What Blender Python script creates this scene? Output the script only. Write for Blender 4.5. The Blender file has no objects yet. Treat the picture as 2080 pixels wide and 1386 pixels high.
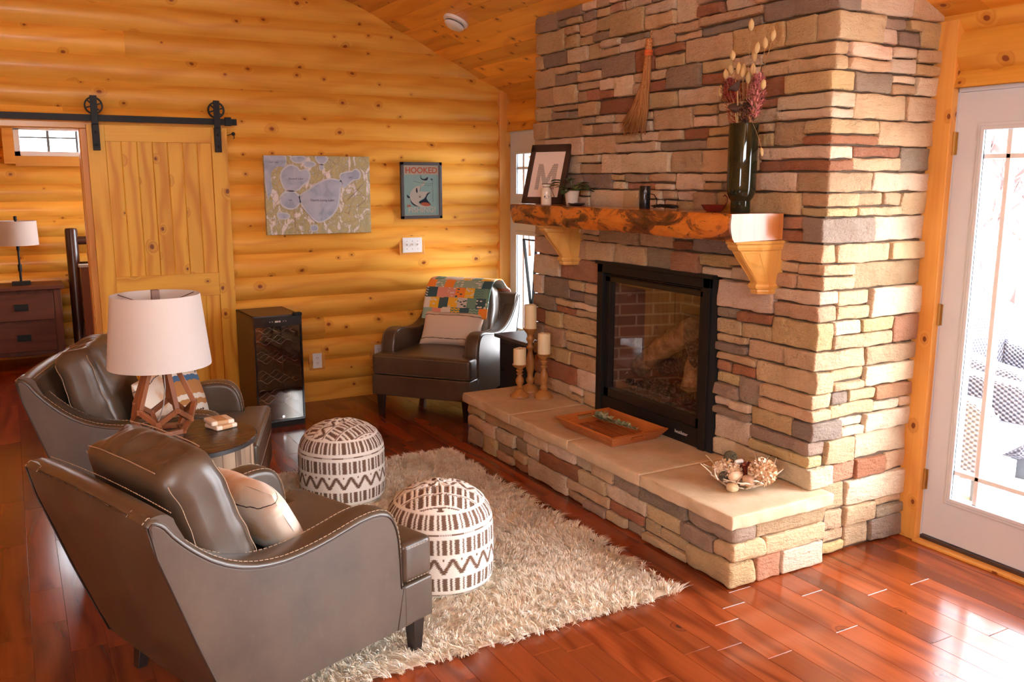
import bpy, bmesh, math, random
import numpy as np
from mathutils import Vector, Matrix, noise as mn

# ------------------------------------------------------------------ camera, world, light
S = bpy.context.scene
COL = S.collection
CAM_LOC = (-3.6509, -6.5422, 1.6766)
YAW, PITCH, ROLL = math.radians(29.466), math.radians(-10.268), math.radians(0.0487)
cam_d = bpy.data.cameras.new('camera')
cam_d.sensor_width = 36.0
cam_d.lens = 31.068
cam_d.clip_start = 0.05
cam_d.clip_end = 300
cam = bpy.data.objects.new('camera', cam_d)
COL.objects.link(cam)
_f = Vector((math.sin(YAW) * math.cos(PITCH), math.cos(YAW) * math.cos(PITCH), math.sin(PITCH)))
_r = Vector((math.cos(YAW), -math.sin(YAW), 0))
_u = _r.cross(_f)
_r, _u = _r * math.cos(ROLL) + _u * math.sin(ROLL), -_r * math.sin(ROLL) + _u * math.cos(ROLL)
M = Matrix((_r, _u, -_f)).transposed().to_4x4()
M.translation = Vector(CAM_LOC)
cam.matrix_world = M
S.camera = cam

S.view_settings.view_transform = 'Standard'
S.view_settings.look = 'None'
S.view_settings.gamma = 1
S.view_settings.use_curve_mapping = False
S.view_settings.exposure = 2.55
S.cycles.use_denoising = True
S.cycles.use_adaptive_sampling = True
S.cycles.adaptive_threshold = 0.02
S.cycles.max_bounces = 8
S.cycles.diffuse_bounces = 5
S.cycles.glossy_bounces = 4
S.cycles.transmission_bounces = 6
S.cycles.transparent_max_bounces = 8
S.cycles.sample_clamp_indirect = 6
S.cycles.caustics_reflective = False
S.cycles.caustics_refractive = False

SKY = 5.0
w = bpy.data.worlds.new('world')
S.world = w
w.use_nodes = True
_nt = w.node_tree
_bg = _nt.nodes['Background']
_tc = _nt.nodes.new('ShaderNodeTexCoord')
_sp = _nt.nodes.new('ShaderNodeSeparateXYZ')
_cr = _nt.nodes.new('ShaderNodeValToRGB')
_nt.links.new(_tc.outputs['Generated'], _sp.inputs[0])
_nt.links.new(_sp.outputs['Z'], _cr.inputs[0])
_cr.color_ramp.elements[0].color = (0.88, 0.94, 1.0, 1)
_cr.color_ramp.elements[1].color = (0.80, 0.90, 1.0, 1)
_nt.links.new(_cr.outputs[0], _bg.inputs['Color'])
_bg.inputs['Strength'].default_value = SKY


def portal(name, loc, rot, sx, sy):
    l = bpy.data.lights.new(name, 'AREA')
    l.shape = 'RECTANGLE'
    l.size, l.size_y = sx, sy
    l.cycles.is_portal = True
    o = bpy.data.objects.new(name, l)
    COL.objects.link(o)
    o.location = loc
    o.rotation_euler = rot
    return o


R90 = math.pi / 2
sun_d = bpy.data.lights.new('sun', 'SUN')
sun_d.energy = 6
sun_d.angle = math.radians(1.5)
sun_d.color = (1.0, 0.98, 0.93)
sun = bpy.data.objects.new('sun', sun_d)
COL.objects.link(sun)
sun.rotation_euler = Vector((0.72, -0.16, -0.68)).to_track_quat('-Z', 'Y').to_euler()
# area light faces local -Z.  right wall windows face -X
portal('daylight_door_right', (0.12, -4.49, 1.05), (0, R90, 0), 1.9, 0.8)
portal('daylight_door_far', (0.12, -0.49, 1.05), (0, R90, 0), 1.9, 0.8)
portal('daylight_added_side_window', (0.12, -6.15, 1.2), (0, R90, 0), 2.0, 1.5)
portal('daylight_added_bedroom_window', (-0.76, 1.6, 1.55), (0, R90, 0), 1.1, 1.4)
portal('daylight_front_windows', (-4.3, -9.72, 2.9), (R90, 0, 0), 3.0, 0.95)
portal('daylight_added_left_window', (-7.32, -8.3, 1.45), (0, -R90, 0), 1.5, 1.4)
portal('daylight_bedroom', (-3.0, 3.14, 2.03), (-R90, 0, 0), 1.3, 0.3)

# ------------------------------------------------------------------ node helper
class G:
    def __init__(s, name, rough=0.6, **kw):
        s.m = bpy.data.materials.new(name)
        s.m.use_nodes = True
        s.t = s.m.node_tree
        s.b = s.t.nodes['Principled BSDF']
        s.set('Roughness', rough)
        for k, v in kw.items():
            s.set(k.replace('_', ' '), v)

    def set(s, k, v):
        s.link(s.b.inputs[k], v)

    def link(s, inp, v):
        if isinstance(v, bpy.types.NodeSocket):
            s.t.links.new(v, inp)
        elif v is not None:
            if hasattr(inp.default_value, '__len__'):
                if not hasattr(v, '__len__'):
                    v = (v, v, v)
                if len(inp.default_value) == 4 and len(v) == 3:
                    v = (*v, 1)
            inp.default_value = v

    def n(s, typ, ins=(), out=0, **props):
        nd = s.t.nodes.new('ShaderNode' + typ)
        for k, v in props.items():
            setattr(nd, k, v)
        it = ins.items() if isinstance(ins, dict) else enumerate(ins)
        for k, v in it:
            s.link(nd.inputs[k], v)
        return nd.outputs[out]

    def math(s, op, a, b=0.0, c=0.0, clamp=False):
        return s.n('Math', (a, b, c), operation=op, use_clamp=clamp)

    def mix(s, f, a, b, mode='MIX'):
        nd = s.t.nodes.new('ShaderNodeMix')
        nd.data_type = 'RGBA'
        nd.blend_type = mode
        s.link(nd.inputs[0], f)
        s.link(nd.inputs[6], a)
        s.link(nd.inputs[7], b)
        return nd.outputs[2]

    def ramp(s, f, stops, interp='LINEAR'):
        nd = s.t.nodes.new('ShaderNodeValToRGB')
        nd.color_ramp.interpolation = interp
        e = nd.color_ramp.elements
        while len(e) < len(stops):
            e.new(0.5)
        for i, (p, c) in enumerate(stops):
            e[i].position = p
            e[i].color = (*c, 1) if len(c) == 3 else c
        s.link(nd.inputs[0], f)
        return nd.outputs[0]

    def step(s, v, a, b):
        return s.n('MapRange', {0: v, 1: a, 2: b, 3: 0.0, 4: 1.0}, interpolation_type='SMOOTHSTEP')

    def uv(s):
        u = s.n('UVMap')
        nd = s.t.nodes.new('ShaderNodeSeparateXYZ')
        s.t.links.new(u, nd.inputs[0])
        return nd.outputs[0], nd.outputs[1], u

    def obj(s):
        return s.n('TexCoord', out=3)

    def vec(s, x, y, z=0.0):
        return s.n('CombineXYZ', (x, y, z))

    def noise(s, v, scale, detail=3, rough=0.5, dist=0.0, out=0):
        return s.n('TexNoise', {'Vector': v, 'Scale': scale, 'Detail': detail, 'Roughness': rough, 'Distortion': dist}, out)

    def attr(s, name, out=2):
        return s.n('Attribute', out=out, attribute_name=name)

    def bump(s, h, strength=0.3, dist=0.01):
        s.set('Normal', s.n('Bump', {'Height': h, 'Strength': strength, 'Distance': dist}))


def srgb(r, g, b):
    f = lambda c: (c / 255 / 12.92) if c / 255 <= 0.04045 else ((c / 255 + 0.055) / 1.055) ** 2.4
    return (f(r), f(g), f(b))


def plain(name, c, rough=0.5, **kw):
    g = G(name, rough, **kw)
    g.set('Base Color', c)
    return g.m


def wood(name, light, dark, knot=0.5, knotcol=None, rough=0.35, grain=5.0, ks=5.0, streak=70, tone=0.18, coat=0.0, contrast=0.55, kr=0.085):
    g = G(name, rough)
    u, v, uvv = g.uv()
    n1 = g.noise(g.vec(g.math('MULTIPLY', u, 0.9), g.math('MULTIPLY', v, 4.0)), 1.0, 2)
    n2 = g.noise(g.vec(g.math('MULTIPLY', u, 2.5), g.math('MULTIPLY', v, float(streak))), 1.0, 3)
    base = g.math('ADD', g.math('MULTIPLY', v, grain), g.math('MULTIPLY', n1, 3.6))
    vor = None
    if knot > 0:
        kv = g.vec(g.math('MULTIPLY', u, ks), g.math('MULTIPLY', v, ks * 1.3))
        kd = g.noise(uvv, 30, 1)
        nd = g.t.nodes.new('ShaderNodeTexVoronoi')
        nd.voronoi_dimensions = '2D'
        g.t.links.new(kv, nd.inputs['Vector'])
        nd.inputs['Scale'].default_value = 1.0
        dist = g.math('ADD', nd.outputs['Distance'], g.math('MULTIPLY', g.math('SUBTRACT', kd, 0.5), 0.05))
        sep = g.t.nodes.new('ShaderNodeSeparateColor')
        g.t.links.new(nd.outputs['Color'], sep.inputs[0])
        has = g.math('GREATER_THAN', sep.outputs[0], 1.0 - knot)
        r = g.math('MULTIPLY', g.math('ADD', g.math('MULTIPLY', sep.outputs[1], 0.75), 0.35), kr)
        core = g.math('MULTIPLY', has, g.math('SUBTRACT', 1.0, g.step(dist, g.math('MULTIPLY', r, 0.7), r)))
        halo = g.math('MULTIPLY', has, g.math('SUBTRACT', 1.0, g.step(dist, r, g.math('MULTIPLY', r, 3.2))))
        base = g.math('ADD', base, g.math('MULTIPLY', halo, 1.3))
    ring = g.math('MULTIPLY_ADD', g.math('SINE', g.math('MULTIPLY', base, 6.283)), 0.5, 0.5)
    ring = g.math('POWER', ring, 2.2)
    fac = g.math('ADD', g.math('MULTIPLY', ring, contrast), g.math('MULTIPLY', g.math('SUBTRACT', n2, 0.3), 0.6), clamp=True)
    col = g.mix(fac, light, dark)
    tn = g.math('MULTIPLY_ADD', g.attr('tone'), tone * 2, 1.0 - tone)
    col = g.mix(1.0, col, g.vec(tn, tn, tn), 'MULTIPLY')
    if knot > 0:
        kc = knotcol or srgb(110, 45, 15)
        col = g.mix(g.math('MULTIPLY', halo, 0.35), col, g.mix(0.5, dark, kc))
        col = g.mix(g.math('MULTIPLY', core, 0.88), col, kc)
    g.set('Base Color', col)
    g.set('Roughness', g.math('MULTIPLY_ADD', n2, 0.12, rough - 0.06))
    g.set('Specular IOR Level', 0.35)
    if coat:
        g.set('Coat Weight', coat)
        g.set('Coat Roughness', 0.15)
    g.bump(fac, 0.05, 0.002)
    return g.m


# ------------------------------------------------------------------ mesh helper
class MB:
    def __init__(s):
        s.V, s.F, s.M, s.T = [], [], [], []
        s.n = 0
        s.tag = 0

    def add(s, verts, faces, mat=0, tag=None, xf=None):
        if xf is not None:
            verts = [xf @ Vector(v) for v in verts]
        o = s.n
        s.V.extend([tuple(v) for v in verts])
        s.n += len(verts)
        if tag is None:
            s.tag += 1
            tag = s.tag
        for f in faces:
            s.F.append(tuple(i + o for i in f))
            s.M.append(mat)
            s.T.append(tag)
        return s

    def box(s, x0, x1, y0, y1, z0, z1, mat=0, xf=None, tag=None):
        v = [(x, y, z) for x in (x0, x1) for y in (y0, y1) for z in (z0, z1)]
        f = [(0, 1, 3, 2), (4, 6, 7, 5), (0, 4, 5, 1), (2, 3, 7, 6), (0, 2, 6, 4), (1, 5, 7, 3)]
        return s.add(v, f, mat, tag, xf)

    def cbox(s, c, size, mat=0, xf=None, tag=None):
        x, y, z = c
        a, b, d = [q / 2 for q in size]
        return s.box(x - a, x + a, y - b, y + b, z - d, z + d, mat, xf, tag)

    def lathe(s, prof, n=24, mat=0, xf=None, c=(0, 0, 0), cap=True, tag=None):
        V, F = [], []
        for r, z in prof:
            for k in range(n):
                a = 2 * math.pi * k / n
                V.append((c[0] + r * math.cos(a), c[1] + r * math.sin(a), c[2] + z))
        for i in range(len(prof) - 1):
            for k in range(n):
                k2 = (k + 1) % n
                F.append((i * n + k, i * n + k2, (i + 1) * n + k2, (i + 1) * n + k))
        if cap:
            F.append(tuple(reversed(range(n))))
            F.append(tuple(range((len(prof) - 1) * n, len(prof) * n)))
        return s.add(V, F, mat, tag, xf)

    def tube(s, pts, r, n=8, mat=0, xf=None, closed=False, tag=None):
        pts = [Vector(p) for p in pts]
        m = len(pts)
        V, F = [], []
        up = None
        for i, p in enumerate(pts):
            if closed:
                t = (pts[(i + 1) % m] - pts[i - 1])
            else:
                t = pts[min(i + 1, m - 1)] - pts[max(i - 1, 0)]
            if t.length < 1e-9:
                t = Vector((0, 0, 1))
            t.normalize()
            if up is None:
                up = Vector((0, 0, 1)) if abs(t.z) < 0.9 else Vector((1, 0, 0))
            a = t.cross(up)
            if a.length < 1e-6:
                a = t.orthogonal()
            a.normalize()
            b = a.cross(t).normalized()
            up = b
            ri = r[i] if hasattr(r, '__len__') else r
            for k in range(n):
                an = 2 * math.pi * k / n
                V.append(p + a * math.cos(an) * ri + b * math.sin(an) * ri)
        for i in range(m if closed else m - 1):
            j = (i + 1) % m
            for k in range(n):
                k2 = (k + 1) % n
                F.append((i * n + k, i * n + k2, j * n + k2, j * n + k))
        if not closed:
            F.append(tuple(reversed(range(n))))
            F.append(tuple(range((m - 1) * n, m * n)))
        return s.add(V, F, mat, tag, xf)

    def bar(s, p, q, wdt, hgt, mat=0, xf=None, tag=None):
        """square bar from p to q"""
        p, q = Vector(p), Vector(q)
        t = (q - p).normalized()
        up = Vector((0, 0, 1)) if abs(t.z) < 0.95 else Vector((1, 0, 0))
        a = t.cross(up).normalized()
        b = a.cross(t)
        V = []
        for c in (p, q):
            for sa, sb in ((-1, -1), (1, -1), (1, 1), (-1, 1)):
                V.append(c + a * sa * wdt / 2 + b * sb * hgt / 2)
        F = [(0, 3, 2, 1), (4, 5, 6, 7), (0, 1, 5, 4), (1, 2, 6, 5), (2, 3, 7, 6), (3, 0, 4, 7)]
        return s.add(V, F, mat, tag, xf)

    def prism(s, poly, a, b, axis='y', mat=0, xf=None, tag=None):
        """extrude 2D poly along axis from a to b. poly coords: the other two axes in xyz order"""
        def pt(p, d):
            return {'x': (d, p[0], p[1]), 'y': (p[0], d, p[1]), 'z': (p[0], p[1], d)}[axis]
        n = len(poly)
        V = [pt(p, a) for p in poly] + [pt(p, b) for p in poly]
        F = [tuple(range(n)), tuple(reversed(range(n, 2 * n)))]
        for i in range(n):
            j = (i + 1) % n
            F.append((i, i + n, j + n, j))
        return s.add(V, F, mat, tag, xf)

    def grid(s, fn, nu, nv, mat=0, xf=None, closed_u=False, tag=None):
        V = [fn(i / nu, j / nv) for j in range(nv + 1) for i in range(nu + (0 if closed_u else 1))]
        w_ = nu if closed_u else nu + 1
        F = []
        for j in range(nv):
            for i in range(nu):
                i2 = (i + 1) % w_ if closed_u else i + 1
                F.append((j * w_ + i, j * w_ + i2, (j + 1) * w_ + i2, (j + 1) * w_ + i))
        return s.add(V, F, mat, tag, xf)

    def mesh(s, name, mats, grain='x', smooth=None, fix=True):
        me = bpy.data.meshes.new(name)
        me.from_pydata(s.V, [], s.F)
        for m in (mats if isinstance(mats, (list, tuple)) else [mats]):
            me.materials.append(m)
        me.polygons.foreach_set('material_index', s.M)
        if fix:
            b = bmesh.new()
            b.from_mesh(me)
            bmesh.ops.recalc_face_normals(b, faces=b.faces)
            b.to_mesh(me)
            b.free()
        nf = len(me.polygons)
        T = np.array(s.T)
        at = me.attributes.new('tone', 'FLOAT', 'FACE')
        rt = ((np.sin(T * 12.9898 + 3.1) * 43758.5453) % 1.0).astype(np.float32)
        at.data.foreach_set('value', rt)
        nrm = np.zeros(nf * 3, np.float32)
        me.polygons.foreach_get('normal', nrm)
        nrm = np.abs(nrm.reshape(-1, 3))
        tot = np.zeros(nf, np.int32)
        me.polygons.foreach_get('loop_total', tot)
        li = np.zeros(len(me.loops), np.int32)
        me.loops.foreach_get('vertex_index', li)
        co = np.array(s.V, np.float32)[li] if not fix else None
        if fix:
            c2 = np.zeros(len(me.vertices) * 3, np.float32)
            me.vertices.foreach_get('co', c2)
            co = c2.reshape(-1, 3)[li]
        g = 'xyz'.index(grain)
        a, bb = [i for i in range(3) if i != g]
        fi = np.repeat(np.arange(nf), tot)
        nn = nrm[fi]
        endg = (nn[:, g] > nn[:, a]) & (nn[:, g] > nn[:, bb])
        ua = np.where(endg, co[:, a], co[:, g])
        va = np.where(endg, co[:, bb], np.where(nn[:, a] > nn[:, bb], co[:, bb], co[:, a]))
        off1 = ((np.sin(T * 78.233) * 9631.1) % 1.0)[fi] * 23.0
        off2 = ((np.sin(T * 39.425) * 5715.7) % 1.0)[fi] * 17.0
        uv = me.uv_layers.new(name='UVMap')
        uv.data.foreach_set('uv', np.stack([ua + off1, va + off2], 1).astype(np.float32).ravel())
        if smooth is not None:
            me.polygons.foreach_set('use_smooth', [True] * nf)
            if smooth < 180:
                me.set_sharp_from_angle(angle=math.radians(smooth))
        me.update()
        return me

    def build(s, name, mats, parent=None, grain='x', smooth=None, bevel=0, seg=2, sub=0, loc=None):
        return obj(name, s.mesh(name, mats, grain, smooth), parent, bevel, seg, sub, loc)


def obj(name, me, parent=None, bevel=0, seg=2, sub=0, loc=None):
    o = bpy.data.objects.new(name, me)
    COL.objects.link(o)
    if parent:
        o.parent = parent
    if bevel:
        b = o.modifiers.new('bevel', 'BEVEL')
        b.width = bevel
        b.segments = seg
        b.limit_method = 'ANGLE'
        b.angle_limit = math.radians(35)
        b.harden_normals = False
    if sub:
        m = o.modifiers.new('sub', 'SUBSURF')
        m.levels = m.render_levels = sub
    if loc:
        o.location = loc
    return o


def tag(o, label=None, cat=None, group=None, kind=None):
    if label: o['label'] = label
    if cat: o['category'] = cat
    if group: o['group'] = group
    if kind: o['kind'] = kind
    return o


def thing(name, label, cat, loc=(0, 0, 0), rz=0.0, group=None):
    o = bpy.data.objects.new(name, None)
    o.empty_display_size = 0.1
    COL.objects.link(o)
    o.location = loc
    o.rotation_euler = (0, 0, rz)
    return tag(o, label, cat, group)


def struct(o):
    o['kind'] = 'structure'
    return o


KIDS = {}


def dup(root, loc, rz, label, group=None):
    r = root.copy()
    COL.objects.link(r)
    r.location = loc
    r.rotation_euler = (0, 0, rz)
    r['label'] = label
    if group: r['group'] = group
    for ch in [o for o in bpy.data.objects if o.parent == root]:
        c = ch.copy()
        COL.objects.link(c)
        c.parent = r
        for gch in [o for o in bpy.data.objects if o.parent == ch]:
            d = gch.copy()
            COL.objects.link(d)
            d.parent = c
    return r


def lattice(xs, ys, zs):
    nx, ny, nz = len(xs), len(ys), len(zs)
    idx, V, F = {}, [], []

    def gi(i, j, k):
        key = (i, j, k)
        if key not in idx:
            idx[key] = len(V)
            V.append((xs[i], ys[j], zs[k]))
        return idx[key]
    for i in range(nx - 1):
        for j in range(ny - 1):
            F.append((gi(i, j, 0), gi(i, j + 1, 0), gi(i + 1, j + 1, 0), gi(i + 1, j, 0)))
            F.append((gi(i, j, nz - 1), gi(i + 1, j, nz - 1), gi(i + 1, j + 1, nz - 1), gi(i, j + 1, nz - 1)))
    for i in range(nx - 1):
        for k in range(nz - 1):
            F.append((gi(i, 0, k), gi(i + 1, 0, k), gi(i + 1, 0, k + 1), gi(i, 0, k + 1)))
            F.append((gi(i, ny - 1, k), gi(i, ny - 1, k + 1), gi(i + 1, ny - 1, k + 1), gi(i + 1, ny - 1, k)))
    for j in range(ny - 1):
        for k in range(nz - 1):
            F.append((gi(0, j, k), gi(0, j, k + 1), gi(0, j + 1, k + 1), gi(0, j + 1, k)))
            F.append((gi(nx - 1, j, k), gi(nx - 1, j + 1, k), gi(nx - 1, j + 1, k + 1), gi(nx - 1, j, k + 1)))
    return V, F


def lines(h, r, step):
    n = max(1, int(round((2 * h - 2 * r) / step)))
    mid = [-h + r + (2 * h - 2 * r) * i / n for i in range(n + 1)]
    return [-h, -h + r * 0.45] + mid + [h - r * 0.45, h]


def rbox(hx, hy, hz, r, step=0.04, disp=None):
    V, F = lattice(lines(hx, r, step), lines(hy, r, step), lines(hz, r, step))
    out = []
    for x, y, z in V:
        q = Vector((max(-hx + r, min(hx - r, x)), max(-hy + r, min(hy - r, y)), max(-hz + r, min(hz - r, z))))
        d = Vector((x, y, z)) - q
        p = q + d.normalized() * r if d.length > 1e-9 else q
        out.append(disp(p) if disp else p)
    return out, F


def text_mesh(txt, size, xf, mat, name, parent, depth=0.0006, bold=0.0, align='CENTER'):
    c = bpy.data.curves.new(name, 'FONT')
    c.body = txt
    c.size = size
    c.extrude = depth
    c.offset = bold
    c.align_x = align
    c.align_y = 'CENTER'
    c.resolution_u = 3
    o = bpy.data.objects.new(name, c)
    COL.objects.link(o)
    bpy.context.view_layer.update()
    me = bpy.data.meshes.new_from_object(o.evaluated_get(bpy.context.evaluated_depsgraph_get()))
    bpy.data.objects.remove(o)
    bpy.data.curves.remove(c)
    me.transform(xf)
    me.materials.clear()
    me.materials.append(mat)
    o2 = obj(name, me, parent)
    return o2


def frame_mat(origin, xdir, ydir):
    x, y = Vector(xdir).normalized(), Vector(ydir).normalized()
    z = x.cross(y)
    m = Matrix((x, y, z)).transposed().to_4x4()
    m.translation = Vector(origin)
    return m


rnd = random.Random(7)

# ------------------------------------------------------------------ materials
PINE_L, PINE_D = (0.80, 0.42, 0.105), (0.60, 0.23, 0.035)
m_logs = wood('pine_logs', (0.82, 0.42, 0.065), (0.60, 0.21, 0.018), knot=0.55, knotcol=srgb(125, 48, 14), rough=0.4, ks=4.2, coat=0.1, contrast=0.42, tone=0.14, grain=7, kr=0.075)
m_ceil = wood('pine_ceiling', (0.86, 0.41, 0.055), (0.64, 0.22, 0.016), knot=0.6, rough=0.35, ks=5.0, coat=0.3, contrast=0.5, tone=0.25, kr=0.09)
m_trim = wood('pine_trim', (0.80, 0.40, 0.09), (0.62, 0.23, 0.035), knot=0.35, rough=0.35, ks=5, coat=0.25, contrast=0.4)
m_barn = wood('barn_door_pine', (0.82, 0.45, 0.05), (0.62, 0.25, 0.018), knot=0.4, rough=0.4, ks=4.5, contrast=0.75, grain=8, tone=0.1)
m_floor = wood('cherry_floor', (0.26, 0.052, 0.013), (0.105, 0.016, 0.004), knot=0.12, knotcol=(0.04, 0.01, 0.005), rough=0.17, grain=5, contrast=0.6, tone=0.32, streak=50, ks=3, coat=0.25)
m_corbel = wood('corbel_wood', (0.74, 0.42, 0.11), (0.60, 0.28, 0.05), knot=0, rough=0.35, contrast=0.4, tone=0.02)
m_black = plain('black_metal', (0.012, 0.011, 0.010), 0.5, **{'Specular IOR Level': 0.25})
m_white_door = plain('white_door_paint', (0.62, 0.655, 0.71), 0.35)
m_muntin = plain('white_muntin', (0.85, 0.86, 0.85), 0.4)
m_white_pl = plain('white_plastic', (0.8, 0.79, 0.77), 0.35)
m_brass = plain('brass', (0.55, 0.36, 0.12), 0.35, Metallic=1.0)
m_chrome = plain('chrome', (0.75, 0.75, 0.75), 0.2, Metallic=1.0)
m_darkgap = plain('dark_gap', (0.05, 0.018, 0.008), 0.8)


def glass_mat(name, tint=(1, 1, 1), refl=0.9):
    g = G(name, 0.0)
    nt = g.t
    out = nt.nodes['Material Output']
    tr = nt.nodes.new('ShaderNodeBsdfTransparent')
    tr.inputs[0].default_value = (*tint, 1)
    gl = nt.nodes.new('ShaderNodeBsdfGlossy')
    gl.inputs['Roughness'].default_value = 0.0
    fr = nt.nodes.new('ShaderNodeFresnel')
    fr.inputs['IOR'].default_value = 1.45
    mu = g.math('MULTIPLY', fr.outputs[0], refl)
    mx = nt.nodes.new('ShaderNodeMixShader')
    nt.links.new(mu, mx.inputs[0])
    nt.links.new(tr.outputs[0], mx.inputs[1])
    nt.links.new(gl.outputs[0], mx.inputs[2])
    nt.links.new(mx.outputs[0], out.inputs['Surface'])
    return g.m


m_glass = glass_mat('window_glass')

# ------------------------------------------------------------------ setting: walls
ROW, SEAM0 = 0.1664, 0.1489


def cut(a, b, holes):
    """pieces of [a,b] outside the holes"""
    out, cur = [], a
    for h0, h1 in sorted(holes):
        if h1 <= cur or h0 >= b:
            continue
        if h0 > cur:
            out.append((cur, h0))
        cur = max(cur, h1)
    if cur < b:
        out.append((cur, b))
    return out


def log_wall(name, axis, plane, inward, a0, a1, top, openings, bulge=0.039, thick=0.12, seed=1, mat=None):
    r = random.Random(seed)
    mb = MB()
    k = 0
    while True:
        zb = SEAM0 + (k - 1) * ROW
        zt = zb + ROW
        if zb > top:
            break
        joints = [a0]
        while joints[-1] < a1:
            joints.append(min(a1, joints[-1] + r.uniform(2.2, 4.6)))
        cuts = sorted({max(zb, 0.0), min(zt, top)} | {z for o in openings for z in (o[2], o[3]) if zb < z < zt})
        for z0, z1 in zip(cuts[:-1], cuts[1:]):
            holes = [(o[0], o[1]) for o in openings if o[2] <= z0 + 1e-5 and o[3] >= z1 - 1e-5]
            for ja, jb in zip(joints[:-1], joints[1:]):
                mb.tag += 1
                tg = mb.tag
                for s0, s1 in cut(ja + 0.0008, jb - 0.0008, holes):
                    n = max(2, int(12 * (z1 - z0) / ROW))
                    V, F = [], []
                    for i in range(n + 1):
                        z = z0 + (z1 - z0) * i / n
                        t = (z - zb) / ROW
                        d = 0.014 if k == 0 else bulge * (1 - abs(2 * t - 1) ** 2.3)
                        q = plane + inward * d
                        for s in (s0, s1):
                            V.append((s, q, z) if axis == 'x' else (q, s, z))
                        if i:
                            F.append((2 * i - 2, 2 * i - 1, 2 * i + 1, 2 * i))
                    mb.add(V, F, 0, tg)
        k += 1
    zs = sorted({0.0, top} | {z for o in openings for z in (o[2], o[3])})
    for z0, z1 in zip(zs[:-1], zs[1:]):
        holes = [(o[0], o[1]) for o in openings if o[2] <= z0 + 1e-5 and o[3] >= z1 - 1e-5]
        for s0, s1 in cut(a0, a1, holes):
            p0, p1 = sorted((plane - inward * 0.001, plane - inward * thick))
            if axis == 'x':
                mb.box(s0, s1, p0, p1, z0, z1)
            else:
                mb.box(p0, p1, s0, s1, z0, z1)
    return struct(mb.build(name, mat or m_logs, grain=axis, smooth=30))


# openings: (a0, a1, z0, z1)
log_wall('wall_back', 'x', 0.0, -1, -7.2, 0.0, 4.15, [(-4.15, -3.2, 0, 2.01)], seed=3)
log_wall('wall_right', 'y', 0.0, -1, -9.6, 0.0, 2.42, [(-4.95, -4.035, 0, 2.075), (-0.945, -0.03, 0, 2.075), (-6.9, -5.4, 0.2, 2.2)], seed=5)
log_wall('wall_front', 'x', -9.6, 1, -7.2, 0.0, 4.15, [(-5.8, -2.8, 2.45, 3.4)], seed=8)
log_wall('wall_left', 'y', -7.2, 1, -9.6, 0.0, 2.42, [(-9.0, -7.6, 0.7, 2.2)], seed=9)
log_wall('wall_bedroom_back', 'x', 3.0, -1, -5.2, -0.9, 2.62, [(-3.55, -2.45, 1.90, 2.15)], seed=12)
log_wall('wall_bedroom_left', 'y', -5.2, 1, 0.12, 3.0, 2.62, [], seed=13)
log_wall('wall_bedroom_right', 'y', -0.9, -1, 0.12, 3.0, 2.62, [(0.9, 2.3, 1.0, 2.1)], seed=14)

# ceiling: sloped planks running front to back
mb = MB()
SL = 0.454


def ceil_z(x):
    return 2.362 - SL * x if x > -3.6 else 2.362 + SL * (7.2 + x)


pw = 0.132
for side in (0, 1):
    for i in range(int(3.6 / pw) + 1):
        xa, xb = -i * pw, -min((i + 1) * pw, 3.6)
        if side:
            xa, xb = -7.2 - xa, -7.2 - xb
        y = -9.6 - rnd.uniform(0, 2.5)
        while y < 0:
            y2 = min(0.0, y + rnd.uniform(2.4, 4.2))
            ya = max(y, -9.6)
            if y2 > -9.6:
                g_ = 0.0022
                sx = 1 if xb > xa else -1
                P = [(xa, 0.006), (xa + sx * g_, 0.0), (xb - sx * g_, 0.0), (xb, 0.006)]
                V = [(x, yy, ceil_z(x) + dz) for yy in (ya + 0.001, y2 - 0.001) for x, dz in P]
                mb.add(V, [(0, 1, 5, 4), (1, 2, 6, 5), (2, 3, 7, 6)])
            y = y2
V = [(x, y, ceil_z(x) + dz) for y in (-9.7, 0.15) for x, dz in ((0.1, 0.01), (-3.6, 0.01), (-7.3, 0.01), (-7.3, 0.14), (-3.6, 0.14), (0.1, 0.14))]
mb.add(V, [(0, 1, 7, 6), (1, 2, 8, 7), (3, 4, 10, 9), (4, 5, 11, 10), (0, 6, 11, 5), (2, 3, 9, 8), (0, 5, 4, 1), (1, 4, 3, 2), (6, 7, 10, 11), (7, 8, 9, 10)])
struct(mb.build('ceiling', m_ceil, grain='y'))
mb = MB()
mb.box(-5.3, -0.8, 0.12, 3.1, 2.6, 2.7)
struct(mb.build('ceiling_bedroom', m_ceil, grain='y'))
# gable closing above the side walls is part of the log walls

# floor planks
mb = MB()
fw = 0.12
x = -7.2
x0 = -1.189 - fw * 51
i = 0
while x0 + i * fw < 0.02:
    xa = x0 + i * fw
    xb = min(xa + fw, 0.03)
    y = -9.6 - rnd.uniform(0, 0.9)
    while y < 3.0:
        y2 = min(3.0, y + rnd.choice([0.3, 0.45, 0.6, 0.75, 0.9, 1.05, 1.2]) * rnd.uniform(0.9, 1.1))
        e = 0.0012
        V = [(xa, y, -e), (xb, y, -e), (xb, y2, -e), (xa, y2, -e), (xa + e, y + e * 1.6, 0), (xb - e, y + e * 1.6, 0), (xb - e, y2 - e * 1.6, 0), (xa + e, y2 - e * 1.6, 0)]
        mb.add(V, [(4, 5, 6, 7), (0, 1, 5, 4), (1, 2, 6, 5), (2, 3, 7, 6), (3, 0, 4, 7)])
        y = y2
    i += 1
mb.box(-7.3, 0.12, -9.7, 3.1, -0.1, -0.002)
struct(mb.build('floor', m_floor, grain='y'))


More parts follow.
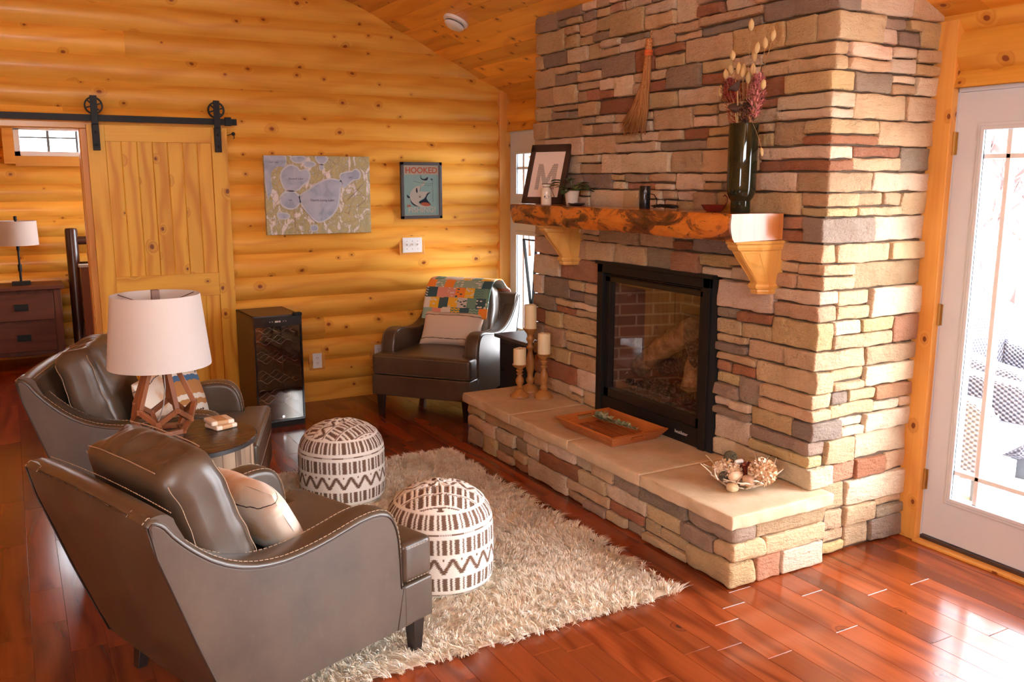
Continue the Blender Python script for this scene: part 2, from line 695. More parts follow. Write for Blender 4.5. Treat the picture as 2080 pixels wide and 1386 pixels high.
# ------------------------------------------------------------------ trims, doors
def tbox(name, x0, x1, y0, y1, z0, z1, grain='z', mat=None, bev=0.003):
    b = MB()
    b.box(x0, x1, y0, y1, z0, z1)
    return struct(b.build(name, mat or m_trim, grain=grain, bevel=bev))


tbox('trim_1', -0.10, 0.0, -0.052, 0.0, 0.0, 2.40)              # corner post
tbox('trim_2', -0.042, 0.0, -4.035, -3.90, 0.0, 2.36)           # hinge side casing of the glass door
tbox('trim_3', -0.042, 0.0, -5.06, -4.95, 0.0, 2.075)
tbox('trim_4', -0.042, 0.0, -1.05, -0.945, 0.0, 2.36)
# opening to the bedroom
tbox('trim_5', -3.20, -3.105, -0.045, 0.0, 0.0, 2.01)
tbox('trim_6', -4.25, -4.15, -0.045, 0.0, 0.0, 2.01)
tbox('trim_7', -4.25, -3.105, -0.045, 0.0, 2.012, 2.10, 'x')
tbox('trim_8', -3.205, -3.185, 0.0, 0.13, 0.0, 2.01)
tbox('trim_9', -4.165, -4.145, 0.0, 0.13, 0.0, 2.01)


def glazed_door(name, y0, y1, z0, z1, lites, muntins_y, muntins_z, hinge_side):
    """white door in the right wall; y0<y1"""
    root = bpy.data.objects.new(name, None)
    COL.objects.link(root)
    root.location = (0.0, (y0 + y1) / 2, 0)
    struct(root)
    oy = (y0 + y1) / 2
    def P(n, b, m, **kw):
        return b.build(n, m, root, **kw)
    b = MB()
    X0, X1 = 0.0, 0.044
    gy0, gy1 = y0 + 0.135, y1 - 0.135
    zs = sorted({z0, z1} | {z for l in lites for z in l})
    b.box(X0, X1, y0 - oy, gy0 - oy, z0, z1)
    b.box(X0, X1, gy1 - oy, y1 - oy, z0, z1)
    cur = z0
    for l0, l1 in lites:
        b.box(X0, X1, gy0 - oy, gy1 - oy, cur, l0)
        cur = l1
    b.box(X0, X1, gy0 - oy, gy1 - oy, cur, z1)
    P('door_panel', b, m_white_door)
    b = MB()
    for l0, l1 in lites:
        for wd, xx in ((0.028, -0.012), (0.014, -0.018)):
            b.box(xx, 0.0, gy0 - oy - wd, gy0 - oy + 0.004, l0 - wd, l1 + wd)
            b.box(xx, 0.0, gy1 - oy - 0.004, gy1 - oy + wd, l0 - wd, l1 + wd)
            b.box(xx, 0.0, gy0 - oy, gy1 - oy, l0 - wd, l0 + 0.004)
            b.box(xx, 0.0, gy0 - oy, gy1 - oy, l1 - 0.004, l1 + wd)
    P('glazing_frame', b, m_white_door, bevel=0.003)
    b = MB()
    for l0, l1 in lites:
        for my in muntins_y:
            b.box(-0.002, 0.042, my - 0.011 - oy, my + 0.011 - oy, l0, l1)
        for mz in muntins_z:
            if l0 < mz < l1:
                b.box(-0.002, 0.042, gy0 - oy, gy1 - oy, mz - 0.011, mz + 0.011)
    P('muntin_grid', b, m_muntin, bevel=0.003)
    b = MB()
    for l0, l1 in lites:
        b.add([(0.02, gy0 - oy, l0), (0.02, gy1 - oy, l0), (0.02, gy1 - oy, l1), (0.02, gy0 - oy, l1)], [(0, 1, 2, 3)])
    P('glass', b, m_glass)
    hy = y1 + 0.002 if hinge_side > 0 else y0 - 0.002
    for hz in (0.30, 1.08, 1.84):
        b = MB()
        b.lathe([(0.007, -0.05), (0.007, 0.05)], 8, c=(-0.008, hy - oy, hz))
        b.box(-0.004, 0.0, hy - oy - 0.012, hy - oy + 0.012, hz - 0.048, hz + 0.048)
        P('hinge', b, m_brass)
    # jamb lining and threshold
    b = MB()
    b.box(-0.005, 0.12, y1 - oy + 0.001, y1 - oy + 0.018, 0, z1 + 0.02)
    b.box(-0.005, 0.12, y0 - oy - 0.018, y0 - oy - 0.001, 0, z1 + 0.02)
    b.box(-0.005, 0.12, y0 - oy - 0.018, y1 - oy + 0.018, z1 + 0.002, z1 + 0.02)
    P('jamb', b, m_white_door)
    b = MB()
    b.box(-0.012, 0.12, y0 - oy, y1 - oy, 0.0, z0 - 0.004)
    P('threshold', b, plain('bronze_threshold', (0.06, 0.035, 0.03), 0.4), bevel=0.003)
    return root


glazed_door('door_1', -4.93, -4.04, 0.032, 2.055, [(0.245, 1.895)], (-4.285, -4.685), (0.370, 1.782), 1)
glazed_door('door_2', -0.94, -0.04, 0.032, 2.055, [(0.30, 1.245), (1.57, 1.895)], (-0.27, -0.71), (1.78, 0.45), 1)

# wood sill strip in front of the glass door
b = MB()
b.box(-0.06, -0.012, -4.95, -4.035, 0.0, 0.012)
struct(b.build('trim_10', m_trim, grain='y', bevel=0.002))

# unseen windows, placed and sized for their daylight; framed so reflections read as windows


def window_frame(name, axis, plane, a0, a1, z0, z1, nx, nz, inward):
    b = MB()
    def bx(u0, u1, w0, w1, d0=-0.02, d1=0.06):
        p0, p1 = sorted((plane - inward * d0, plane - inward * d1))
        if axis == 'x':
            b.box(u0, u1, p0, p1, w0, w1)
        else:
            b.box(p0, p1, u0, u1, w0, w1)
    t = 0.06
    bx(a0, a1, z0, z0 + t); bx(a0, a1, z1 - t, z1); bx(a0, a0 + t, z0, z1); bx(a1 - t, a1, z0, z1)
    for i in range(1, nx):
        u = a0 + (a1 - a0) * i / nx
        bx(u - 0.03, u + 0.03, z0, z1, 0.0, 0.05)
    for i in range(1, nz):
        u = z0 + (z1 - z0) * i / nz
        bx(a0, a1, u - 0.015, u + 0.015, 0.0, 0.05)
    return struct(b.build(name, m_white_pl))


window_frame('window_2', 'x', -9.6, -5.8, -2.8, 2.45, 3.4, 3, 1, 1)
window_frame('added_window_3', 'y', 0.0, -6.9, -5.4, 0.2, 2.2, 2, 1, -1)  # unseen side window added to let more daylight in
window_frame('added_window_5', 'y', -7.2, -9.0, -7.6, 0.7, 2.2, 2, 1, 1)  # unseen left window added for extra bounce light
window_frame('added_window_4', 'y', -0.9, 0.9, 2.3, 1.0, 2.1, 2, 1, -1)  # unseen side window added to brighten the bedroom

# bedroom window
b = MB()
b.box(-3.55, -3.50, 2.95, 3.08, 1.90, 2.15); b.box(-2.50, -2.45, 2.95, 3.08, 1.90, 2.15)
b.box(-3.55, -2.45, 2.95, 3.08, 1.90, 1.945); b.box(-3.55, -2.45, 2.95, 3.08, 2.135, 2.15)
w1 = struct(b.build('window_1', m_white_pl, bevel=0.003))
b = MB()
for x in (-3.265, -3.02, -2.78):
    b.box(x - 0.012, x + 0.012, 2.98, 3.02, 1.945, 2.135)
b.box(-3.5, -2.5, 3.0, 3.02, 2.065, 2.080)
b.build('muntin_grid', plain('grey_muntin', (0.12, 0.12, 0.12), 0.5), w1)
b = MB()
b.add([(-3.5, 3.03, 1.945), (-2.5, 3.03, 1.945), (-2.5, 3.03, 2.135), (-3.5, 3.03, 2.135)], [(0, 1, 2, 3)])
b.build('glass', m_glass, w1)
b = MB()
b.box(-3.64, -3.55, 2.94, 3.0, 1.83, 2.24); b.box(-2.45, -2.36, 2.94, 3.0, 1.83, 2.24)
b.box(-3.55, -2.45, 2.94, 3.0, 1.81, 1.90); b.box(-3.55, -2.45, 2.94, 3.0, 2.15, 2.24)
b.build('casing', m_trim, w1, grain='x')

# ------------------------------------------------------------------ stone masonry
g = G('stacked_stone', 0.9)
_c = g.attr('col', 0)
_n1 = g.noise(g.obj(), 9, 4, 0.6)
_n2 = g.noise(g.obj(), 55, 4, 0.65)
_v = g.ramp(_n1, [(0.25, (0.86, 0.80, 0.74)), (0.5, (1, 1, 1)), (0.8, (1.08, 1.04, 0.98))])
_col = g.mix(1.0, _c, _v, 'MULTIPLY')
_col = g.mix(g.math('MULTIPLY', g.step(_n2, 0.60, 0.78), 0.6), _col, g.mix(1.0, _col, (0.55, 0.42, 0.34), 'MULTIPLY'))
g.set('Base Color', _col)
_map = g.n('Mapping', {'Vector': g.obj(), 'Scale': (1, 1, 3.0)})
_h = g.math('ADD', g.math('MULTIPLY', _n2, 0.5), g.noise(_map, 16, 5, 0.7))
g.bump(_h, 0.9, 0.025)
m_stone = g.m
m_mortar = plain('mortar', (0.12, 0.075, 0.045), 0.95)
TONES = [((0.61, 0.42, 0.24), 38), ((0.73, 0.56, 0.39), 22), ((0.58, 0.41, 0.20), 9), ((0.36, 0.26, 0.18), 11),
         ((0.36, 0.145, 0.07), 10), ((0.29, 0.215, 0.165), 6), ((0.52, 0.33, 0.19), 8), ((0.46, 0.22, 0.12), 6)]


def tone(r):
    t = r.uniform(0, sum(q[1] for q in TONES))
    for c, wt in TONES:
        t -= wt
        if t <= 0:
            break
    k = r.uniform(0.88, 1.12)
    return tuple(min(0.85, q * k * r.uniform(0.96, 1.04)) for q in c)


def rock(mb, cols, x0, x1, y0, y1, z0, z1, r, amp=1.0, rr=0.009, step=0.034, col=None):
    c = Vector(((x0 + x1) / 2, (y0 + y1) / 2, (z0 + z1) / 2))
    hx, hy, hz = (x1 - x0) / 2, (y1 - y0) / 2, (z1 - z0) / 2
    rr = min(rr, hx * 0.8, hy * 0.8, hz * 0.7)
    sd = Vector((r.uniform(-50, 50), r.uniform(-50, 50), r.uniform(-50, 50)))

    def disp(p):
        w_ = p + sd
        a = mn.noise_vector(w_ * 9.0)
        b_ = mn.noise(w_ * 26.0)
        c3 = mn.noise_vector(w_ * 21.0)
        q = p + Vector((a.x * 0.008 + c3.x * 0.006, a.y * 0.008 + c3.y * 0.006, a.z * 0.006 + c3.z * 0.004)) * amp
        q *= 1.0 + b_ * 0.012 * amp / max(0.05, p.length) * 0.25
        return q + c
    V, F = rbox(hx, hy, hz, rr, step, disp)
    mb.add(V, F)
    cols[mb.tag] = col or tone(r)


def paint(me, mb, cols):
    at = me.attributes.new('col', 'FLOAT_COLOR', 'FACE')
    at.data.foreach_set('color', np.array([(*cols.get(t, (0.5, 0.4, 0.3)), 1) for t in mb.T], np.float32).ravel())


def split_run(a, b, r, lo=0.13, hi=0.42):
    out, cur = [], a
    while b - cur > 1e-6:
        w_ = r.uniform(lo, hi)
        if b - cur - w_ < lo:
            w_ = b - cur
            if w_ > hi * 1.2:
                w_ /= 2
        out.append((cur, cur + w_))
        cur += w_
    return out


GAP = 0.004


def course(mb, cols, kind, fix, out, a, b, z0, z1, r):
    """one course on a face. kind 'x': face at X=fix, runs along y. out = outward sign"""
    for s0, s1 in split_run(a, b, r):
        parts = [(z0, z1)]
        if z1 - z0 > 0.085 and r.random() < 0.38:
            zm = z0 + (z1 - z0) * r.uniform(0.4, 0.6)
            parts = [(z0, zm), (zm, z1)]
        for q0, q1 in parts:
            subs = [(s0, s1)]
            if len(parts) == 2 and s1 - s0 > 0.25 and r.random() < 0.6:
                sm = s0 + (s1 - s0) * r.uniform(0.35, 0.65)
                subs = [(s0, sm), (sm, s1)]
            for t0, t1 in subs:
                pr_ = r.uniform(-0.012, 0.016)
                f0, f1 = sorted((fix + out * pr_, fix - out * 0.09))
                if kind == 'x':
                    rock(mb, cols, f0, f1, t0 + GAP, t1 - GAP, q0 + GAP, q1 - GAP, r)
                else:
                    rock(mb, cols, t0 + GAP, t1 - GAP, f0, f1, q0 + GAP, q1 - GAP, r)


FX, CY0, CY1 = -0.69, -3.95, -1.60
HOLE = (-3.325, -2.325, 0.33, 1.215)
fireplace = thing('stone_fireplace', 'floor-to-ceiling stacked stone chimney breast with raised stone hearth', 'fireplace', (0, 0, 0))
r = random.Random(21)
mb, cols = MB(), {}
zs = [0.335]
pat = [0.10, 0.115, 0.09, 0.125, 0.105, 0.085, 0.12]
i = 0
while zs[-1] < 2.85:
    h = pat[i % 7] * r.uniform(0.9, 1.1)
    z = zs[-1] + h
    if abs(z - 1.215) < 0.06:
        z = 1.215
    zs.append(z)
    i += 1
for z0, z1 in zip(zs[:-1], zs[1:]):
    mid = (z0 + z1) / 2
    # near corner stone, wraps both faces
    la, lb = (r.uniform(0.22, 0.42), r.uniform(0.08, 0.16)) if r.random() < 0.5 else (r.uniform(0.1, 0.18), r.uniform(0.18, 0.34))
    lc, ld = (r.uniform(0.2, 0.34), r.uniform(0.08, 0.14)) if r.random() < 0.5 else (r.uniform(0.09, 0.16), r.uniform(0.16, 0.3))
    p1, p2 = r.uniform(-0.006, 0.014), r.uniform(-0.006, 0.012)
    sp = [(z0, z1)]
    if z1 - z0 > 0.1 and r.random() < 0.4:
        zm = z0 + (z1 - z0) * r.uniform(0.4, 0.6)
        sp = [(z0, zm), (zm, z1)]
    for q0, q1 in sp:
        rock(mb, cols, FX - p1, FX + lb, CY0 - p2, CY0 + la, q0 + GAP, q1 - GAP, r)
    rock(mb, cols, FX - p1, FX + ld, CY1 - lc, CY1 + p2, z0 + GAP, z1 - GAP, r)
    hole = HOLE[2] < mid < HOLE[3]
    if hole:
        course(mb, cols, 'x', FX, -1, CY0 + la, HOLE[0] - r.uniform(0, 0.012), z0, z1, r)
        course(mb, cols, 'x', FX, -1, HOLE[1], CY1 - lc, z0, z1, r)
    else:
        course(mb, cols, 'x', FX, -1, CY0 + la, CY1 - lc, z0, z1, r)
    course(mb, cols, 'y', CY0, -1, FX + lb, 0.005, z0, z1, r)
    course(mb, cols, 'y', CY1, 1, FX + ld, 0.005, z0, z1, r)
for z0, z1 in ((0.005, 0.115), (0.115, 0.21), (0.21, 0.335)):
    course(mb, cols, 'y', CY0, -1, -0.62, 0.005, z0, z1, r)
me = mb.mesh('chimney_stonework', m_stone, 'x', 180)
paint(me, mb, cols)
obj('chimney_stonework', me, fireplace)
# hearth base stones
mb, cols = MB(), {}
HX, HY0, HY1 = -1.165, -3.995, -1.585
for z0, z1 in ((0.0, 0.112), (0.112, 0.195), (0.195, 0.278)):
    la, lb = (r.uniform(0.25, 0.35), r.uniform(0.1, 0.14)) if r.random() < 0.5 else (r.uniform(0.1, 0.16), r.uniform(0.16, 0.26))
    rock(mb, cols, HX - 0.01, HX + lb, HY0 - 0.012, HY0 + la, z0 + GAP, z1 - GAP, r, amp=1.5, rr=0.02)
    rock(mb, cols, HX - 0.01, HX + 0.2, HY1 - 0.2, HY1 + 0.01, z0 + GAP, z1 - GAP, r, amp=1.5, rr=0.02)
    course(mb, cols, 'x', HX, -1, HY0 + la, HY1 - 0.2, z0, z1, r)
    course(mb, cols, 'y', HY0, -1, HX + lb, -0.62, z0, z1, r)
    course(mb, cols, 'y', HY1, 1, HX + 0.2, 0.005, z0, z1, r)
me = mb.mesh('hearth_stonework', m_stone, 'x', 180)
paint(me, mb, cols)
obj('hearth_stonework', me, fireplace)
# core behind the stones
b = MB()
b.box(-0.665, 0.0, HOLE[1] + 0.005, CY1 - 0.02, 0.0, 2.9)
b.box(-0.665, 0.0, CY0 + 0.02, HOLE[0] - 0.005, 0.0, 2.9)
b.box(-0.665, 0.0, HOLE[0] - 0.01, HOLE[1] + 0.01, 1.222, 2.9)
b.box(-0.12, 0.0, HOLE[0] - 0.01, HOLE[1] + 0.01, 0.0, 1.3)
b.box(-0.665, 0.0, HOLE[0] - 0.01, HOLE[1] + 0.01, 0.0, 0.325)
b.box(-1.145, -0.6, HY0 + 0.02, HY1 - 0.02, 0.0, 0.272)
b.build('mortar_core', m_mortar, fireplace)
# hearth slabs
g = G('sandstone_slab', 0.8)
_n = g.noise(g.obj(), 6, 5, 0.6, 0.6)
_n3 = g.noise(g.obj(), 60, 3, 0.6)
g.set('Base Color', g.mix(g.math('MULTIPLY', _n3, 0.5), g.ramp(_n, [(0.3, (0.54, 0.39, 0.22)), (0.6, (0.69, 0.51, 0.33)), (0.8, (0.73, 0.57, 0.40))]), (0.45, 0.32, 0.2)))
g.bump(g.math('ADD', _n, g.math('MULTIPLY', _n3, 0.2)), 0.35, 0.01)
m_slab = g.m
ys = [-4.025, -3.408, -2.785, -2.18, -1.55]
for k in range(4):
    y0, y1 = ys[k] + 0.0015, ys[k + 1] - 0.0015
    x0, x1 = -1.20, (-0.605 if k == 0 else -0.655)
    hx, hy, hz = (x1 - x0) / 2, (y1 - y0) / 2, 0.03
    cc = Vector(((x0 + x1) / 2, (y0 + y1) / 2, 0.302))
    e0, e1 = (k == 0), (k == 3)

    def disp(p, cc=cc, hx=hx, hy=hy, hz=hz, e0=e0, e1=e1):
        q = p + cc
        nz = mn.noise_vector(q * 22)
        nl = mn.noise_vector(q * 6)
        # rough split face on the outer edges, flat top
        fx = max(0, 1 - (p.x + hx) / 0.02)
        f0 = max(0, 1 - (p.y + hy) / 0.02) if e0 else 0
        f1 = max(0, 1 - (hy - p.y) / 0.02) if e1 else 0
        low = 1 if p.z < hz - 0.004 else 0.35
        q.x += fx * low * (nz.x * 0.010 + nl.x * 0.006)
        q.y += (f0 + f1) * low * (nz.y * 0.010 + nl.y * 0.006)
        if p.z > 0:
            q.z += nl.z * 0.0022
        return q
    V, F = rbox(hx, hy, hz, 0.009, 0.025, disp)
    MB().add(V, F).build('hearth_slab', m_slab, fireplace, smooth=50)

# ------------------------------------------------------------------ gas insert
insert = thing('gas_fireplace_insert', 'black framed gas fireplace insert with log set behind its glass', 'fireplace insert', (-0.69, -2.82, 0.334))
IY = 2.82
def iy(y):
    return y + IY
b = MB()
y0, y1, z0, z1 = -3.285 + IY, -2.33 + IY, 0.0, 0.875
b.box(-0.012, 0.03, y0, y0 + 0.05, z0, z1); b.box(-0.012, 0.03, y1 - 0.05, y1, z0, z1)
b.box(-0.012, 0.03, y0, y1, z1 - 0.05, z1)
b.box(-0.028, 0.03, y0 - 0.03, y1 + 0.004, z1, z1 + 0.018)
b.box(0.0, 0.03, y0, y1, z0, z0 + 0.10)
b.build('outer_frame', m_black, insert, bevel=0.002)
b = MB()
b.box(0.012, 0.05, y0 + 0.05, y0 + 0.095, z0 + 0.10, z1 - 0.05); b.box(0.012, 0.05, y1 - 0.095, y1 - 0.05, z0 + 0.10, z1 - 0.05)
b.box(0.012, 0.05, y0 + 0.05, y1 - 0.05, z1 - 0.10, z1 - 0.072)
b.box(0.012, 0.05, y0 + 0.05, y1 - 0.05, z0 + 0.10, z0 + 0.15)
for k in range(2):
    b.box(0.0 + k * 0.006, 0.04, y0 + 0.05, y1 - 0.05, z1 - 0.058 - k * 0.012, z1 - 0.054 - k * 0.012)
b.build('inner_frame', plain('black_inner', (0.012, 0.011, 0.010), 0.3), insert, bevel=0.0015)
b = MB()
V = [(0.0, y0 - 0.04, 0), (0.0, y0, 0), (0.0, y0, 0.875), (0.0, y0 - 0.04, 0.875)]
b.box(0.004, 0.30, y0 - 0.04, y0 + 0.002, -0.004, 0.872)
m_mb = plain('matte_black', (0.008, 0.008, 0.008), 0.8)
b.build('side_shroud', m_mb, insert)
b = MB()
b.box(0.02, 0.30, y1 - 0.002, y1 + 0.006, -0.004, 0.872)
b.build('side_shroud', m_mb, insert)
b = MB()
b.add([(0.04, y0 + 0.08, 0.13), (0.04, y1 - 0.08, 0.13), (0.04, y1 - 0.08, 0.79), (0.04, y0 + 0.08, 0.79)], [(0, 1, 2, 3)])
b.build('glass', glass_mat('smoked_glass', (0.80, 0.74, 0.70), 0.18), insert)
g = G('firebox_brick', 0.9)
_bk = g.t.nodes.new('ShaderNodeTexBrick')
g.t.links.new(g.uv()[2], _bk.inputs['Vector'])
for k_, v_ in (('Color1', (0.22, 0.09, 0.05, 1)), ('Color2', (0.17, 0.07, 0.04, 1)), ('Mortar', (0.32, 0.21, 0.14, 1)), ('Scale', 1.0), ('Mortar Size', 0.006), ('Brick Width', 0.2), ('Row Height', 0.065)):
    _bk.inputs[k_].default_value = v_
g.set('Base Color', _bk.outputs[0])
b = MB()
a0, a1, d0, d1 = y0 + 0.06, y1 - 0.06, 0.05, 0.46
b.add([(d0, a0, 0.1), (d1, a0 + 0.12, 0.1), (d1, a1 - 0.12, 0.1), (d0, a1, 0.1), (d0, a0, 0.83), (d1, a0 + 0.12, 0.83), (d1, a1 - 0.12, 0.83), (d0, a1, 0.83)],
      [(0, 1, 5, 4), (1, 2, 6, 5), (2, 3, 7, 6), (0, 3, 2, 1), (4, 5, 6, 7)])
b.build('brick_liner', g.m, insert, grain='y')
# embers and logs
g = G('gas_log', 0.9)
_n = g.noise(g.obj(), 14, 4, 0.7)
g.set('Base Color', g.ramp(_n, [(0.3, (0.10, 0.055, 0.035)), (0.55, (0.36, 0.22, 0.12)), (0.7, (0.55, 0.36, 0.2))]))
g.bump(_n, 0.8, 0.02)
m_log = g.m
g = G('charred_log', 0.9)
_n = g.noise(g.obj(), 60, 4, 0.7)
g.set('Base Color', g.ramp(_n, [(0.45, (0.02, 0.017, 0.015)), (0.7, (0.25, 0.2, 0.17))]))
g.bump(_n, 1, 0.02)
m_char = g.m


def gaslog(name, p, q, r0, r1, mat, sd):
    p, q = Vector(p), Vector(q)
    b = MB()
    n = 14
    pts = [p.lerp(q, i / n) + Vector((0, 0, 0.02 * math.sin(3 * i / n))) for i in range(n + 1)]
    rs = [(r0 + (r1 - r0) * i / n) * (1 + 0.14 * mn.noise(Vector((i * 0.6, sd, 0)))) for i in range(n + 1)]
    b.tube(pts, rs, 12)
    V = []
    for v in b.V:
        v = Vector(v)
        V.append(v + mn.noise_vector(v * 25 + Vector((sd, 0, 0))) * 0.012)
    b.V = V
    return b.build(name, mat, insert, smooth=60)


gaslog('log', (0.22, iy(-2.44), 0.25), (0.20, iy(-2.95), 0.56), 0.055, 0.075, m_log, 1)
gaslog('log', (0.33, iy(-2.55), 0.28), (0.30, iy(-3.15), 0.40), 0.07, 0.06, m_char, 2)
gaslog('log', (0.15, iy(-2.98), 0.24), (0.28, iy(-2.90), 0.46), 0.05, 0.045, m_log, 3)
gaslog('log', (0.12, iy(-3.16), 0.20), (0.26, iy(-3.05), 0.52), 0.05, 0.05, m_log, 4)
gaslog('log', (0.18, iy(-2.95), 0.42), (0.30, iy(-3.13), 0.46), 0.075, 0.07, m_char, 5)
b = MB()
r = random.Random(4)
for k in range(160):
    c = Vector((r.uniform(0.08, 0.3), r.uniform(a0 + 0.12, a1 - 0.12), r.uniform(0.14, 0.2)))
    V, F = rbox(*[r.uniform(0.01, 0.022) for _ in range(3)], 0.006, 0.02)
    b.add([Vector(v) + c for v in V], F)
b.box(0.06, 0.36, a0 + 0.06, a1 - 0.1, 0.10, 0.16)
tag(b.build('embers', m_char, insert), kind='stuff')
text_mesh('heatilator', 0.026, frame_mat((-0.003, iy(-3.10), 0.05), (0, -1, 0), (0, 0, 1)), plain('logo_grey', (0.55, 0.55, 0.55), 0.4), 'logo', insert)

# ------------------------------------------------------------------ mantel and corbels
g = G('live_edge_log', 0.32, Coat_Weight=0.5, Coat_Roughness=0.12)
_map = g.n('Mapping', {'Vector': g.obj(), 'Scale': (1.0, 0.45, 1.0)})
_a = g.noise(_map, 9, 5, 0.6, 1.2)
_b = g.noise(_map, 34, 4, 0.7, 0.6)
_vd = g.n('TexVoronoi', {'Vector': _map, 'Scale': 5.0}, out=0)
_cc = g.ramp(_a, [(0.36, (0.06, 0.022, 0.010)), (0.47, (0.22, 0.07, 0.02)), (0.53, (0.62, 0.19, 0.025)), (0.75, (0.74, 0.27, 0.045))])
_cc = g.mix(g.step(_b, 0.57, 0.68), _cc, (0.05, 0.02, 0.01))
_geo = g.n('NewGeometry', out=1)
_sepn = g.t.nodes.new('ShaderNodeSeparateXYZ')
g.t.links.new(_geo, _sepn.inputs[0])
g.set('Base Color', _cc)
g.bump(g.math('ADD', _a, g.math('MULTIPLY', _b, 0.4)), 0.8, 0.02)
m_edge = g.m
m_cutend = wood('log_end_grain', (0.66, 0.27, 0.08), (0.52, 0.17, 0.035), knot=0, rough=0.25, coat=0.6, contrast=0.5, grain=14)
g = G('mantel_top', 0.25, Coat_Weight=0.5, Coat_Roughness=0.1)
_n = g.noise(g.n('Mapping', {'Vector': g.obj(), 'Scale': (9, 0.8, 1.0)}), 4, 4)
g.set('Base Color', g.ramp(_n, [(0.35, (0.42, 0.12, 0.02)), (0.7, (0.62, 0.22, 0.04))]))
m_mtop = g.m
mantel = thing('mantel_shelf', 'varnished live-edge log mantel with dark bark patches above the firebox', 'mantel shelf', (-0.69, -2.76, 1.425))
b = MB()
N = 60
prof = [(-0.02, 0.0), (-0.10, -0.002), (-0.18, -0.004), (-0.258, -0.004), (-0.272, 0.012), (-0.281, 0.045), (-0.285, 0.078), (-0.283, 0.104), (-0.278, 0.113), (-0.18, 0.114), (-0.09, 0.114), (-0.02, 0.113)]
V, F = [], []
for i in range(N + 1):
    y = 0.98 - 1.975 * i / N
    for j, (px, pz) in enumerate(prof):
        # the near end is cut slightly askew
        q = Vector((px, y, pz))
        if j >= 3 and j <= 7:
            nn = mn.noise_vector(Vector((px * 4, y * 3.2, pz * 6)))
            n2 = mn.noise(Vector((px * 14, y * 14, pz * 20)))
            q.x += nn.x * 0.028 + n2 * 0.008
            q.z += nn.z * 0.008
        yy = q.y
        if i == N:
            yy = -0.985 + (0.055 * (-px) / 0.29)
        elif i > N - 5:
            yy = min(yy, 9)
        q.y = yy if i == N else max(yy, -0.985 + (0.055 * (-px) / 0.29) + 0.002 * (N - i))
        V.append(q)
P = len(prof)
for i in range(N):
    for j in range(P):
        j2 = (j + 1) % P
        F.append((i * P + j, i * P + j2, (i + 1) * P + j2, (i + 1) * P + j))
b.add(V, F)
for f_i, f_ in enumerate(b.F):
    j = f_i % P
    b.M[f_i] = 0 if 2 <= j <= 7 else 1
b.add([V[j] for j in range(P)], [tuple(range(P))], 2)
b.add([V[N * P + j] for j in range(P)], [tuple(range(P))], 2)
me = b.mesh('log_slab', [m_edge, m_mtop, m_cutend], 'z', 40)
obj('log_slab', me, mantel)


def corbel(y):
    b = MB()
    # half-hexagon plan, levels: z, half width, projection
    lv = [(0.0, 0.078, 0.238), (-0.012, 0.078, 0.238), (-0.018, 0.072, 0.228), (-0.028, 0.074, 0.228), (-0.040, 0.070, 0.218),
          (-0.046, 0.064, 0.205), (-0.08, 0.062, 0.180), (-0.12, 0.058, 0.145), (-0.16, 0.053, 0.112), (-0.19, 0.050, 0.092),
          (-0.196, 0.056, 0.100), (-0.205, 0.058, 0.104), (-0.215, 0.054, 0.098), (-0.220, 0.048, 0.088), (-0.228, 0.050, 0.09), (-0.240, 0.046, 0.084)]
    V, F = [], []
    for z, hw, pj in lv:
        V += [(0.03, hw, z), (-pj * 0.55, hw, z), (-pj, hw * 0.42, z), (-pj, -hw * 0.42, z), (-pj * 0.55, -hw, z), (0.03, -hw, z)]
    n = 6
    for i in range(len(lv) - 1):
        for k in range(n):
            k2 = (k + 1) % n
            F.append((i * n + k, i * n + k2, (i + 1) * n + k2, (i + 1) * n + k))
    F += [tuple(range(n)), tuple(reversed(range((len(lv) - 1) * n, len(lv) * n)))]
    b.add(V, F)
    # raised rim around recessed panels on the three faces
    def P3(t, s, face):
        z, i = None, None
        zz = -0.055 - t * 0.125
        for (za, ha, pa), (zb, hb, pb) in zip(lv[5:9], lv[6:10]):
            if zb <= zz <= za:
                k = (za - zz) / (za - zb)
                h, p = ha + (hb - ha) * k, pa + (pb - pa) * k
                break
        if face == 0:
            return Vector((-p - 0.0008, h * 0.42 * s, zz))
        sg = face
        A, B = Vector((-p * 0.55, sg * h, zz)), Vector((-p, sg * h * 0.42, zz))
        return A.lerp(B, (s + 1) / 2) + Vector((-0.0006, sg * 0.0006, 0))
    for face in (0, 1, -1):
        for s in (-0.72, 0.72):
            b.tube([P3(t / 6, s, face) for t in range(7)], 0.0016, 4)
        for t in (0.0, 1.0):
            b.tube([P3(t, s, face) for s in (-0.72, 0, 0.72)], 0.0016, 4)
    return b.build('corbel', m_corbel, mantel, grain='z', loc=(0, y, -0.004))


corbel(-3.655 + 2.76 + 0.0)
corbel(-2.06 + 2.76)

# ------------------------------------------------------------------ leather armchairs
g = G('brown_leather', 0.42)
_n = g.noise(g.obj(), 5, 4, 0.6)
_n2 = g.noise(g.n('Mapping', {'Vector': g.obj(), 'Rotation': (0.5, 0.6, 0.3), 'Scale': (40, 12, 18)}), 1.0, 4, 0.7)
_n3 = g.noise(g.obj(), 260, 2)
_col = g.ramp(_n, [(0.3, (0.062, 0.038, 0.023)), (0.7, (0.100, 0.066, 0.042))])
_col = g.mix(g.math('MULTIPLY', g.step(_n2, 0.55, 0.85), 0.18), _col, (0.20, 0.145, 0.11))
g.set('Base Color', _col)
g.set('Roughness', g.math('MULTIPLY_ADD', _n, 0.25, 0.23))
g.set('Coat Weight', 0.15)
g.set('Coat Roughness', 0.35)
g.bump(g.math('ADD', g.math('MULTIPLY', _n3, 0.25), _n), 0.12, 0.004)
m_leather = g.m
m_stitch = plain('tan_stitching', (0.42, 0.30, 0.20), 0.7)
m_seam = plain('leather_piping', (0.05, 0.028, 0.018), 0.5)
